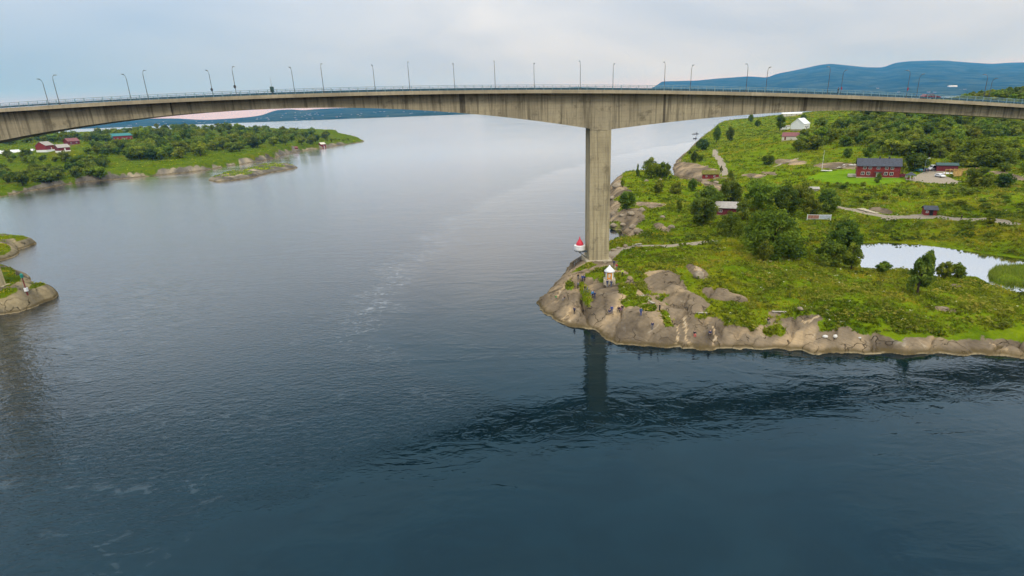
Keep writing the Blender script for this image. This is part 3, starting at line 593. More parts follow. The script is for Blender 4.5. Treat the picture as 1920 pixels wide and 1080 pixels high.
# ------------------------------------------------------------------ far hills beyond the fjord
def hill_material(name, a, b):
    m = Mat(name, 1.0, 0.0); n = m.noise(m.co((0.004,)*3, 'World'), 1.0, 6, 0.62); n2 = m.noise(m.co((0.02,)*3, 'World'), 1.0, 4, 0.6)
    c = m.ramp(n, [(0.42, a), (0.62, b)]); m.color(m.mix(m.rng(n2, 0.4, 0.7, 0, .5), c, tuple(x*.5 for x in a))); m.bump(n2, 3.0); return m.m
M['hill'] = hill_material('distant_forest', (0.016, 0.036, 0.026), (0.060, 0.085, 0.055))
def hills(name, sil, D0, D1, Dback, seed, mat, jag=0.06):
    """a range of hills: foot on the water at D0, crest at D1 (silhouette pixels), back slope to Dback"""
    xs = np.array([s[0] for s in sil], float); ys = np.array([s[1] for s in sil], float)
    n = 220; X = np.linspace(xs[0], xs[-1], n); Yp = np.interp(X, xs, ys)
    k = np.exp(-np.linspace(-2, 2, 7)**2); k /= k.sum(); Yp = np.convolve(np.pad(Yp, 3, 'edge'), k, 'valid')
    crest = np.array([atD(a, b, D1) for a, b in zip(X, Yp)])
    az = crest[:, 0]/D1; m = 34
    V = np.zeros((m, n, 3))
    for j in range(m):
        f = j/(m-1)
        if f <= .7: D = D0+(D1-D0)*f/.7; pr = (f/.7)**1.25
        else: D = D1+(Dback-D1)*(f-.7)/.3; pr = 1-((f-.7)/.3)**1.6
        x = az*D; y = np.full(n, D)
        nz = (fbm(x, y, (D1-D0)*.35, 5, seed)-.5)
        taper = np.clip(np.minimum(np.arange(n), n-1-np.arange(n))/14.0, 0, 1)
        h = np.maximum(crest[:, 2], 2)*pr*(1 + nz*1.1*(1-pr)) + nz*crest[:, 2].max()*jag*pr
        V[j] = np.stack([x, y + nz*(D1-D0)*.12*(0 < j < m-1), np.where(j in (0, m-1), -4.0, h*taper-(1-taper)*2)], 1)
    fs = [(j*n+i, j*n+i+1, (j+1)*n+i+1, (j+1)*n+i) for j in range(m-1) for i in range(n-1)]
    me = bpy.data.meshes.new(name); me.from_pydata(V.reshape(-1, 3).tolist(), [], fs); me.polygons.foreach_set('use_smooth', [True]*len(fs)); me.update()
    o = link(name, me, None, mat); tag(o, kind='structure'); return V
TOWN = hills('town_hills', [(-160, 246), (60, 238), (150, 234), (230, 228), (280, 222), (330, 222), (385, 225), (430, 222.5), (470, 219), (495, 215), (505, 209), (520, 206), (545, 205), (565, 207), (585, 205), (620, 203), (660, 202), (700, 202), (760, 201), (820, 199), (900, 194), (1000, 189), (1040, 188)], 4300, 6400, 8200, 201, M['hill'], 0.03)
hills('low_hills', [(880, 186), (940, 178), (1000, 170), (1040, 165), (1080, 163), (1120, 164), (1160, 168), (1200, 174), (1260, 180), (1300, 182)], 5600, 7000, 8600, 215, M['hill'], 0.03)
MT = hills('fjord_mountains', [(1175, 178), (1190, 166), (1210, 156), (1250, 152), (1300, 151), (1340, 147), (1370, 145), (1400, 143), (1432, 145.5), (1455, 138), (1490, 132), (1520, 126), (1545, 121), (1570, 118.5), (1600, 121), (1640, 125.5), (1666, 126), (1690, 117), (1715, 114), (1765, 113), (1800, 115), (1830, 117.5), (1860, 119.5), (1900, 117), (1960, 116), (2080, 124), (2200, 132)], 4300, 10000, 13000, 231, M['hill'], 0.05)

# ------------------------------------------------------------------ haze
def haze_box(x0, x1, y0, y1, z0, z1, dens, col):
    o = MB().box(x0, x1, y0, y1, z0, z1).build('haze', None); tag(o, kind='stuff')
    m = bpy.data.materials.new('haze_air'); m.use_nodes = True; t = m.node_tree; t.nodes.clear()
    out = t.nodes.new('ShaderNodeOutputMaterial'); v = t.nodes.new('ShaderNodeVolumePrincipled')
    v.inputs['Color'].default_value = col+(1,); v.inputs['Density'].default_value = dens; v.inputs['Anisotropy'].default_value = 0.0; v.inputs['Absorption Color'].default_value = (1, 1, 1, 1)
    t.links.new(v.outputs[0], out.inputs['Volume']); o.data.materials.append(m); return o
haze_box(-14000, 14000, -4000, 16500, -8, 900, 6.5e-5, (0.07, 0.40, 1.0))

# ------------------------------------------------------------------ bridge
BA = math.radians(2.5)
BD = np.array([math.cos(BA), math.sin(BA)]); BN = np.array([-BD[1], BD[0]])      # along the deck, away from the camera
PA = at(1123, 490, 4.5)[:2]            # middle of the near face of the right main pier
MID = -79.0
def deck_z(s):
    s = np.asarray(s, float); c = np.clip(s, -190, 124)
    return 48.55-(c-MID)**2/3980.0 - (s-c)*np.where(s > 124, 0.055, -0.04)
def depth(s):
    if s < MID-79: return 3.3+6.1*max(0, (s+158+67)/67.)**1.5 if s > -225 else 3.3
    if s <= 0: return 3.0+6.3*(abs(s-MID)/79)**2
    return 3.3+6.1*max(0, (67-s)/67.)**1.5
def bp(s, n, z): return (PA[0]+BD[0]*s+BN[0]*n, PA[1]+BD[1]*s+BN[1]*n, z)       # n=0 at the near web
def s_of(px, py, n):                   # deck position under a pixel, on the line n metres behind the near web
    d = ray(px, py); q = PA+BN*n
    t, s = np.linalg.solve(np.array([[d[0], -BD[0]], [d[1], -BD[1]]]), q)
    return float(s), H0+t*d[2]
GW, OVER = 6.0, 1.9                     # girder width, deck overhang
S0, S1 = -270.0, 240.0
bridge = empty('bridge', bp(0, 3, 0)); bridge_inv = Vector(bridge.location)
tag(bridge, 'long concrete box girder bridge arching over the strait on tall square piers', 'bridge')
def loft(name, secs, mat, parent=bridge, org=bridge_inv):
    n = len(secs[0]); vs = [tuple(Vector(p)-org) for s_ in secs for p in s_]
    fs = [tuple(range(n))[::-1], tuple(range((len(secs)-1)*n, len(secs)*n))]+[(i*n+k, i*n+(k+1) % n, (i+1)*n+(k+1) % n, (i+1)*n+k) for i in range(len(secs)-1) for k in range(n)]
    return MB().add(vs, fs).build(name, mat, parent)
def gsec(s, top, inset=0.0):
    zt = float(deck_z(s)); b = zt-depth(s)+inset
    return [bp(s, inset, zt-top), bp(s, inset, b), bp(s, GW-inset, b), bp(s, GW-inset, zt-top)]
loft('girder_core', [gsec(s, 0.7, 0.06) for s in np.arange(S0, S1+.1, 5.0)], M['concrete'])
s = S0
while s < S1-1:
    e = s+5.0
    loft('girder_segment', [gsec(s+.025, 0.62), gsec(e-.025, 0.62)], M['concrete']); s = e
ss = np.arange(S0, S1+.1, 6.0)
loft('deck_slab', [[bp(a, -OVER+.25, float(deck_z(a))-.28), bp(a, -OVER+.25, float(deck_z(a))-.52), bp(a, .1, float(deck_z(a))-.66), bp(a, GW-.1, float(deck_z(a))-.66), bp(a, GW+OVER-.25, float(deck_z(a))-.52), bp(a, GW+OVER-.25, float(deck_z(a))-.28)] for a in ss], M['concrete'])
loft('road_surface', [[bp(a, -OVER+.5, float(deck_z(a))-.10), bp(a, -OVER+.5, float(deck_z(a))-.25), bp(a, GW+OVER-.5, float(deck_z(a))-.25), bp(a, GW+OVER-.5, float(deck_z(a))-.10)] for a in ss], M['asphalt'])
for side in (0, 1):
    s = S0
    while s < S1-1:
        e = s+6.0; n0, n1 = ((-OVER, -OVER+.5) if side == 0 else (GW+OVER-.5, GW+OVER))
        loft('edge_beam', [[bp(a, n0, float(deck_z(a))), bp(a, n0, float(deck_z(a))-.78), bp(a, n1, float(deck_z(a))-.78), bp(a, n1, float(deck_z(a)))] for a in (s+.02, e-.02)], M['beam']); s = e
def pier(s, wx, zb, z_base_half):
    zt = float(deck_z(s)); hw = wx/2; g = 0.07
    prof = [(-hw, 0), (-hw*.62, 0), (-hw*.62, g), (-hw*.14, g), (-hw*.14, 0), (hw*.14, 0), (hw*.14, g), (hw*.62, g), (hw*.62, 0), (hw, 0), (hw, GW+.16), (-hw, GW+.16)]
    loft('pier', [[bp(s+a, b-.08, z) for a, b in prof] for z in (zb-1.5, zt-depth(s)-.02)], M['pier'])
    loft('pier_head', [[bp(s+a, b, z) for a, b in ((-hw, -.1), (hw, -.1), (hw, GW+.1), (-hw, GW+.1))] for z in (zt-depth(s), zt-.66)], M['concrete'])
    loft('plinth', [[bp(s+a, b, z) for a, b in ((-hw-k, -.08-k), (hw+k, -.08-k), (hw+k, GW+.16+k), (-hw-k, GW+.16+k))] for z, k in ((zb-2, .9), (zb+.35, .8), (zb+.5, .6))], M['concrete_pale'])
zb = lambda s: float(height(*[np.array([v]) for v in bp(s, 0, 0)[:2]])[0])
pier(0, 5.2, 4.4, 1); pier(-158, 5.2, max(zb(-158), 4.0), 1); pier(134, 3.2, 4, 1); pier(200, 3.2, 5, 1); pier(-250, 4.0, 2, 1)
for px, wd in ((867, 1.3), (1246, .55), (1510, .9), (320, .35)):
    a = s_of(px, 195, 0)[0]; hh = wd/2; zt = float(deck_z(a))
    loft('joint_strip', [[bp(a+u, n, z) for u, n in ((-hh, -.03), (hh, -.03), (hh, .02), (-hh, .02))] for z in (zt-depth(a)+.05, zt-.64)], M['dark_joint'])  # thin strips of darker concrete colour, slightly proud of the near web
# railings
def railing(n, label):
    r = empty('bridge_railing', bp(0, n, 0)); org = Vector(r.location); tag(r, label, 'railing', 'railings of the bridge deck')
    pm_ = MB().box(-.05, .05, -.045, .045, -.35, 1.12).mesh('post', M['rail'])
    a = -178.0
    while a < 128:
        p = link('post', pm_, r); p.location = Vector(bp(a, n, float(deck_z(a))))-org; p.rotation_euler.z = BA; a += 2.05
    sv = np.arange(-190, 140, 3.0)
    for dz, rad, nm in ((1.1, .045, 'top_rail'), (.78, .026, 'middle_rail')):
        MB().tube([Vector(bp(a, n, float(deck_z(a))+dz))-org for a in sv], rad, 5).build(nm, M['rail'], r)
    for k in range(int(310/6)):         # wire mesh infill as thin uprights joined per bay
        mb = MB(); a0 = -178+k*6.15
        for j in range(16):
            a = a0+j*.385; z = float(deck_z(a)); q = Vector(bp(a, n, z))-org; mb.box(q.x-.012, q.x+.012, q.y-.012, q.y+.012, q.z, q.z+1.08)
        mb.build('baluster_panel', M['rail'], r)
    loft('guard_rail', [[bp(a, n+(.22 if n < 2 else -.22)+t, float(deck_z(a))+z) for t, z in ((0, .12), (.06, .12), (.06, .46), (0, .46))] for a in sv], M['guard'], r, org)
railing(-OVER+.12, 'blue green steel railing along the near edge of the bridge deck')
railing(GW+OVER-.12, 'blue green steel railing along the far edge of the bridge deck')
# street lamps, arms reaching over the road
def lamp_proto(hgt):
    mb = MB().tube([(0, 0, -.4), (0, 0, hgt*.86), (0, .25, hgt*.96), (0, .8, hgt)], [.075, .055, .045, .04], 6)
    hd = MB().prism([(.7, hgt-.07), (1.5, hgt+.02), (1.5, hgt+.1), (.75, hgt+.12)], 'x', -.15, .15)
    bs = MB().lathe([(.2, -.4), (.2, .1), (.13, .2)], 8)
    return mb.mesh('pole', M['pole']), hd.mesh('lamp_head', M['steel']), bs.mesh('base_flange', M['pole'])
LP = lamp_proto(6.3)
near_px = [(112, 196), (279, 189), (444, 181), (608, 176), (769, 173), (929, 171.5), (1088, 172), (1245, 173), (1398, 178), (1550, 183), (1698, 187.5), (1842, 192)]
far_px = [(91, 194), (246, 187), (400, 181), (553, 176), (704, 173), (853, 171), (1002, 171), (1149, 172), (1294, 174), (1435, 178), (1575, 182), (1717, 187), (1852, 191)]
sgn_l = simple('sign_back', (0.05, 0.055, 0.06), 0.5)
ORD = ['first', 'second', 'third', 'fourth', 'fifth', 'sixth', 'seventh', 'eighth', 'ninth', 'tenth', 'eleventh', 'twelfth', 'thirteenth']
LAMPS = {}
for row, lst, n in (('near', near_px, -OVER+.32), ('far', far_px, GW+OVER-.32)):
    for i, (px, py) in enumerate(lst):
        sv, _ = s_of(px, py, n)
        o = empty('street_lamp', bp(sv, n, float(deck_z(sv))+.02), BA + (0 if row == 'near' else math.pi))
        tag(o, '%s lamp post from the left along the %s side of the bridge' % (ORD[i], row), 'street lamp', 'lamp posts on the bridge')
        for nm, me in zip(('pole', 'lamp_head', 'base_flange'), LP): link(nm, me, o)
        LAMPS[row, i] = o
# round signs seen from behind on two of the posts, the dark box with a whip aerial, a hanging red board
for key, lab in ((('near', 2), 'dark back of a road sign on the near lamp post left of the cabinet'), (('far', 2), 'dark back of a road sign on the far lamp post left of the cabinet'), (('far', 10), 'red sign board on a far lamp post by the walker on the bridge'), (('near', 10), 'red sign board on the near lamp post left of the car on the bridge')):
    o = LAMPS[key]; L0 = o.location; red = key[1] == 10
    sg = empty('road_sign', (L0.x, L0.y, L0.z+2.0), BA); tag(sg, lab, 'road sign', 'signs on the lamp posts')
    MB().prism([((.18 if red else .30)*math.cos(t*math.pi/6), .34*math.sin(t*math.pi/6)*1.15) for t in range(12)], 'y', -.16, -.12).build('sign_plate', simple('faded_red_sign', (.22, .03, .05)) if red else sgn_l, sg)
    MB().box(-.06, .06, -.12, .1, -.15, .15).build('clamp', M['pole'], sg)
sv, _ = s_of(512, 179, -OVER+.3)
cb = empty('signal_cabinet', bp(sv, -OVER+.3, float(deck_z(sv))), BA); tag(cb, 'dark green cabinet with a whip aerial on the bridge railing', 'cabinet')
MB().box(-.38, .38, -.25, .25, .55, 1.75).build('box', M['green_roof'], cb, bevel=.04)
MB().box(-.1, .1, -.1, .1, -.02, .55).build('post', M['pole'], cb)
MB().tube([(0, 0, 1.75), (-.05, 0, 3.9)], [.035, .012], 5).build('aerial', M['pole'], cb)
# ------------------------------------------------------------------ vegetation
rs = np.random.RandomState(7); random.seed(7)
def quads_mesh(name, cen, nrm, size, tone, mat, aspect=1.5):
    n = len(cen); up = rs.normal(size=(n, 3)); a = np.cross(nrm, up); a /= np.linalg.norm(a, axis=1)[:, None]+1e-9; b = np.cross(nrm, a)
    sz = size[:, None]; a *= sz*.5*aspect; b *= sz*.5
    co = np.stack([cen-a, cen-b*.9+a*.1, cen+a, cen+b], 1).reshape(-1, 3)
    me = bpy.data.meshes.new(name); me.vertices.add(4*n); me.vertices.foreach_set('co', co.ravel())
    me.loops.add(4*n); me.loops.foreach_set('vertex_index', np.arange(4*n)); me.polygons.add(n)
    me.polygons.foreach_set('loop_start', np.arange(0, 4*n, 4)); me.polygons.foreach_set('loop_total', np.full(n, 4)); me.update(calc_edges=True)
    t = me.attributes.new('tone', 'FLOAT', 'POINT'); t.data.foreach_set('value', np.repeat(np.clip(tone, 0, 1), 4).astype(np.float32))
    me.materials.append(mat); return me
def crown_mesh(name, kind, nl, leaf, mat):
    """unit crown, one metre wide and one metre high, of leaf clumps"""
    nc = {'round': 46, 'oval': 34, 'shrub': 30, 'spire': 30, 'dome': 80}[kind]; C = []; R = []
    while len(C) < nc:
        p = rs.uniform(-1, 1, 3); r = np.linalg.norm(p)
        if r > 1 or r < .35: continue
        z = (p[2]+1)/2
        if kind == 'dome':
            if r < .62 or p[2] < -.1: continue
            c = (p[0]*.43, p[1]*.43, .06+max(0, p[2])*.84)
        elif kind == 'round': c = (p[0]*.40, p[1]*.40, .10+z*.80)
        elif kind == 'oval': k = .40*(1-.35*abs(z-.45)*2); c = (p[0]*k, p[1]*k, .16+z*.76)
        elif kind == 'shrub': k = .42*(1-.35*z); c = (p[0]*k, p[1]*k, .06+z*.80)
        else: k = .42*(1.05-z)**.75; c = (p[0]*k, p[1]*k, .06+z*.88)
        C.append(c); R.append(rs.uniform(.09, .17)*(1 if kind != 'spire' else .8))
    C = np.array(C); R = np.array(R); w_ = R**2; w_ /= w_.sum(); tc_ = rs.uniform(0, .75, nc)
    ci = rs.choice(nc, nl, p=w_); d = rs.normal(size=(nl, 3)); d /= np.linalg.norm(d, axis=1)[:, None]
    rad = R[ci]*rs.uniform(.55, 1.12, nl); cen = C[ci]+d*rad[:, None]*np.array([1, 1, .85])
    nrm = d+rs.normal(size=(nl, 3))*.55; nrm /= np.linalg.norm(nrm, axis=1)[:, None]
    cen[:, 2] = np.clip(cen[:, 2], .02, 1.02)
    return quads_mesh(name, cen, nrm, leaf*rs.uniform(.6, 1.3, nl), tc_[ci]+rs.uniform(-.15, .25, nl), mat), C
def trunk_mesh(C, stems):
    mb = MB(); rr = random.Random(len(C))
    if stems == 1: mb.tube([(0, 0, -.06), (.01, .005, .22), (0, .01, .5), (.01, 0, .8)], [.034, .026, .018, .005], 7)
    for k, c in enumerate(C[:(9 if stems == 1 else 8)]):
        b = (0, 0, rr.uniform(.12, .4)) if stems == 1 else (rr.uniform(-.05, .05), rr.uniform(-.05, .05), -.05)
        mid = tuple((b[i]+c[i])/2+(.03 if i == 2 else 0) for i in range(3)); mb.tube([b, mid, tuple(c)], [.016, .011, .004], 5)
    return mb.mesh('trunk', M['bark'])
PROTO = {}
def proto(key, kind, nl, leaf, mat, stems=1):
    me, C = crown_mesh('crown', kind, nl, leaf, mat); PROTO[key] = (me, trunk_mesh(C, stems))
for i in range(2):
    proto('round%d' % i, 'round', 5200, .042, M['leaf']); proto('oval%d' % i, 'oval', 3600, .048, M['leaf']); proto('shrub%d' % i, 'shrub', 2600, .058, M['leaf'], 4)
    proto('dark%d' % i, 'round', 3600, .050, M['leaf_dark']); proto('spire%d' % i, 'spire', 3000, .050, M['leaf_dark']); proto('warm%d' % i, 'shrub', 2600, .055, M['leaf_warm'], 4)
proto('dome0', 'dome', 11000, .034, M['leaf'])
for i in range(4):
    proto('far%d' % i, ('round', 'oval', 'shrub', 'oval')[i], 1100, .080, M[('leaf', 'leaf_dark', 'leaf', 'leaf')[i]]); proto('farw%d' % i, 'shrub', 1000, .085, M['leaf_warm'])
def tree_at(P, wid, hgt, key, name, label, cat, group=None, jitter=0.15):
    cr_, tr_ = PROTO[key]
    o = empty(name, (P[0], P[1], P[2]-.08), random.uniform(0, 6.28), (wid, wid*random.uniform(1-jitter, 1+jitter), hgt))
    link('trunk', tr_, o); link('crown', cr_, o); tag(o, label, cat, group); return o
def tree_px(x0, x1, y0, yb, key, label, name='broadleaf_tree', cat='tree', group=None):
    P = ground((x0+x1)/2, yb); s_ = pxscale(P); return tree_at(P, (x1-x0)*s_*1.05, (yb-y0)*s_*1.08, key, name, label, cat, group)
BU = dict(name='leafy_bush', cat='bush')
TREES = [
 (1392, 1500, 384, 476, 'dome0', 'largest round green tree, standing alone in the meadow by the footpath', {}),
 (1413, 1449, 450, 490, 'oval0', 'small tree in front of the largest round tree', {}),
 (1343, 1392, 394, 441, 'dome0', 'round tree in front of the grey roofed shed', {}),
 (1292, 1345, 372, 420, 'dark0', 'dusky tree left of the grey roofed shed', {}),
 (1300, 1352, 350, 398, 'dark1', 'taller dark tree behind the shed, nearest the inlet', {}),
 (1345, 1392, 340, 388, 'dark0', 'dark tree right behind the grey shed roof', {}),
 (1392, 1460, 334, 394, 'round1', 'broad green tree behind the largest round tree', {}),
 (1375, 1408, 372, 412, 'warm0', 'yellow green bush at the right end of the shed roof', BU),
 (1452, 1500, 350, 402, 'dark1', 'dark tree in the middle of the grove above the notice board', {}),
 (1476, 1520, 344, 390, 'round0', 'dark crowned tree at the back of the grove', {}),
 (1498, 1538, 368, 408, 'oval1', 'rounded tree left of the notice board', {}),
 (1530, 1573, 354, 398, 'dark0', 'rightmost tree of the grove above the notice board', {}),
 (1545, 1613, 416, 474, 'dark1', 'tall dark tree at the left end of the pond', {}),
 (1526, 1584, 448, 499, 'warm1', 'light green tree in front at the left end of the pond', {}),
 (1576, 1616, 456, 505, 'oval0', 'slim tree leaning over the left tip of the pond', {}),
 (1637, 1671, 487, 509, 'shrub0', 'small round bush on the near pond bank', BU),
 (1688, 1752, 471, 549, 'spire0', 'dark pointed tree on the near bank of the pond', {}),
 (1725, 1752, 468, 520, 'oval1', 'slim upright tree directly behind the dark pointed one', {}),
 (1753, 1784, 487, 521, 'shrub1', 'left of two bushes at the water of the pond', BU),
 (1779, 1811, 489, 520, 'shrub0', 'right of two bushes at the water of the pond', BU),
 (1202, 1240, 297, 334, 'oval0', 'tallest tree clump on the knoll behind the pier', {}),
 (1228, 1250, 303, 334, 'shrub1', 'middle tree of the clump on the knoll', {}),
 (1241, 1259, 307, 334, 'oval1', 'right edge tree of the clump on the knoll', {}),
 (1191, 1200, 308, 331, 'spire1', 'thin pointed shrub at the left of the knoll clump', BU),
 (1221, 1246, 336, 362, 'shrub0', 'dark bush below the clump on the knoll', BU),
 (1252, 1281, 341, 363, 'warm0', 'yellow green bush on the knoll beside the inlet', BU),
 (1290, 1307, 336, 358, 'dark1', 'bush at the near edge of the small inlet', BU),
 (1159, 1192, 359, 393, 'dark0', 'dark round bush just right of the tall pier', BU),
 (1163, 1173, 335, 350, 'shrub1', 'tiny bush on the stony crest right of the pier', BU),
 (1266, 1280, 375, 396, 'oval1', 'narrow bush on the slope between pier and grove', BU),
 (1334, 1352, 236, 268, 'oval0', 'tree on the shore edge high above the fjord', {}),
 (1305, 1330, 261, 282, 'dark0', 'dark bush hanging on the shore bluff', BU),
 (1360, 1378, 240, 265, 'dark1', 'lone round tree in the steep meadow', {}),
 (1289, 1298, 280, 289, 'shrub0', 'small bush on the rocky shore below the bluff', BU),
 (1295, 1308, 285, 305, 'dark1', 'left of two dark bushes above the stony beach', BU),
 (1307, 1319, 291, 303, 'dark0', 'right of two dark bushes above the stony beach', BU),
 (1403, 1412, 215, 229, 'dark0', 'small tree on the skyline of the steep meadow', {}),
 (1415, 1426, 226, 238, 'dark1', 'low round tree below the skyline of the steep meadow', {}),
 (1348, 1356, 311, 323, 'spire1', 'dark upright bush right of the red boathouse', BU),
 (1364, 1374, 320, 341, 'dark1', 'dark narrow tree below the gravel track', {}),
 (1350, 1384, 330, 366, 'warm1', 'olive green tree beside the inlet and the boathouse', {}),
 (1428, 1452, 291, 309, 'dark0', 'grey green bush in the middle of the steep meadow', BU),
 (1448, 1476, 217, 246, 'oval1', 'tree in front of the small white shed', {}),
 (1500, 1512, 215, 232, 'dark1', 'dark tree just left behind the white house', {}),
 (1617, 1640, 271, 300, 'oval0', 'dark tree behind the roof of the red farmhouse', {}),
 (1580, 1596, 278, 296, 'dark0', 'dark bush left behind the red farmhouse', BU),
 (1637, 1652, 324, 343, 'warm0', 'brownish bush in front of the red farmhouse', BU),
 (1680, 1698, 302, 330, 'warm1', 'yellow green tree at the right gable of the red farmhouse', {}),
 (1798, 1890, 254, 306, 'dome0', 'huge spreading willow on the slope right of the farmyard', {}),
 (1804, 1856, 312, 350, 'warm1', 'grey green thicket in front of the timber frame', BU),
 (1862, 1898, 325, 352, 'dark0', 'dark low bush at the right of the meadow', BU),
 (1690, 1735, 290, 320, 'dark1', 'dark tree behind the gazebo', {}),
 (1845, 1866, 405, 420, 'shrub1', 'low bush at the end of the gravel track', BU)]
for x0, x1, y0, yb, key, lab, kw in TREES: tree_px(x0, x1, y0, yb, key, lab, **kw)
for k, x in enumerate((1552, 1570, 1588)): tree_px(x-4, x+4, 340, 346, 'shrub0', ('leftmost', 'middle', 'rightmost')[k]+' of three clipped bushes on the farmhouse lawn', group='clipped bushes on the lawn', **BU)

def scatter(px_poly, n, min_d, keys, hr, name, label, group, wr=(.9, 1.35), cat='tree', fn=None):
    pts = []; tries = 0
    xs = [p[0] for p in px_poly]; ys = [p[1] for p in px_poly]
    while len(pts) < n and tries < n*12:
        tries += 60
        X = rs.uniform(min(xs), max(xs), 60); Y = rs.uniform(min(ys), max(ys), 60)
        ok = sdist(X, Y, px_poly) > 0
        for x, y in zip(X[ok], Y[ok]):
            P = fn(x, y) if fn else ground(x, y)
            if P[2] < .8 or any((x-hx)**2/3+(y-hy)**2 < 15**2 and y > hy-4 for hx, hy in ((230, 262), (100, 284), (123, 285), (140, 271))) or any((P[0]-q[0])**2+(P[1]-q[1])**2 < min_d**2 for q in pts): continue
            pts.append(P)
            h = random.uniform(*hr); tree_at(P, h*random.uniform(*wr), h, random.choice(keys), name, label, cat, group)
            if len(pts) >= n: break
FAR = ['far0', 'far1', 'far2', 'far3', 'farw0', 'far0', 'farw1', 'far3']
# the wood on the slope behind the farm: foot line of the trees, then up the hill
scatter([(1490, 285), (1496, 262), (1530, 246), (1545, 225), (1600, 215), (1700, 215), (1800, 212), (1925, 208), (1925, 262), (1885, 262), (1795, 265), (1790, 297), (1700, 298), (1655, 290), (1600, 275), (1545, 275), (1520, 290)], 190, 3.6, FAR, (6.0, 10.0), 'wood_tree', 'broadleaf tree in the dense wood on the slope behind the red farmhouse', 'trees of the wood behind the farm')
scatter([(1790, 192), (1830, 184), (1880, 178), (1925, 172), (1925, 198), (1850, 198), (1790, 198)], 60, 5.0, FAR, (5, 8), 'ridge_tree', 'tree on the wooded ridge showing above the bridge deck at far right', 'trees of the ridge above the deck')
scatter([(1560, 345), (1700, 352), (1920, 360), (1920, 400), (1800, 392), (1600, 380)], 26, 3.0, ['far2', 'farw0', 'farw1'], (1.2, 2.6), 'meadow_bush', 'low scrub bush in the rough meadow between farm lawn and gravel track', 'scrub bushes below the farm', (1.0, 1.9), 'bush')
scatter([(1890, 270), (1925, 270), (1925, 330), (1860, 320)], 14, 3.0, FAR, (3, 6), 'slope_tree', 'small tree on the slope at the right edge beside the willow', 'small trees beside the willow')
# the other shore
LW = ['far0', 'far1', 'far0', 'far3', 'far2']
scatter([(225, 262), (262, 243), (330, 240), (420, 243), (520, 248), (595, 252), (618, 262), (600, 271), (545, 274), (500, 277), (430, 288), (330, 298), (250, 302), (225, 285), (215, 270)], 200, 6.0, LW, (10, 15), 'shore_wood_tree', 'broadleaf tree in the dense wood along the opposite shore', 'trees of the wood on the opposite shore')
scatter([(0, 345), (0, 318), (90, 322), (130, 335), (60, 350)], 26, 5, LW, (6, 10), 'waterside_tree', 'tree in the belt along the water at the left edge', 'trees at the left edge')
scatter([(120, 300), (170, 305), (190, 335), (130, 338)], 20, 5, LW, (6, 11), 'thicket_tree', 'tree of the thicket below the red barn', 'trees below the red barn')
scatter([(158, 310), (200, 302), (216, 312), (180, 318)], 10, 5, LW, (5, 8), 'hedge_tree', 'bush in the hedge on the field below the teal roof', 'hedge on the field', cat='bush')
scatter([(5, 290), (60, 288), (130, 296), (125, 305), (20, 308)], 14, 8, LW, (5, 9), 'field_tree', 'scattered round tree in the field in front of the red barn', 'scattered field trees')
scatter([(160, 282), (220, 272), (230, 290), (165, 294)], 20, 6, LW, (6, 10), 'yard_tree', 'tree between the red barn and the teal roofed house', 'trees between barn and house')
scatter([(0, 272), (0, 262), (60, 262), (150, 258), (210, 250), (255, 247), (262, 262), (190, 268), (140, 266), (80, 268)], 60, 9, LW, (8, 13), 'skyline_tree', 'tree of the dark belt behind the red farm on the opposite shore', 'trees behind the red farm')
scatter([(610, 264), (640, 260), (665, 261), (668, 265), (625, 269)], 12, 6, ['far2', 'farw0'], (2.5, 4.5), 'point_bush', 'low bush on the outer tip of the opposite shore', 'bushes on the tip', cat='bush')

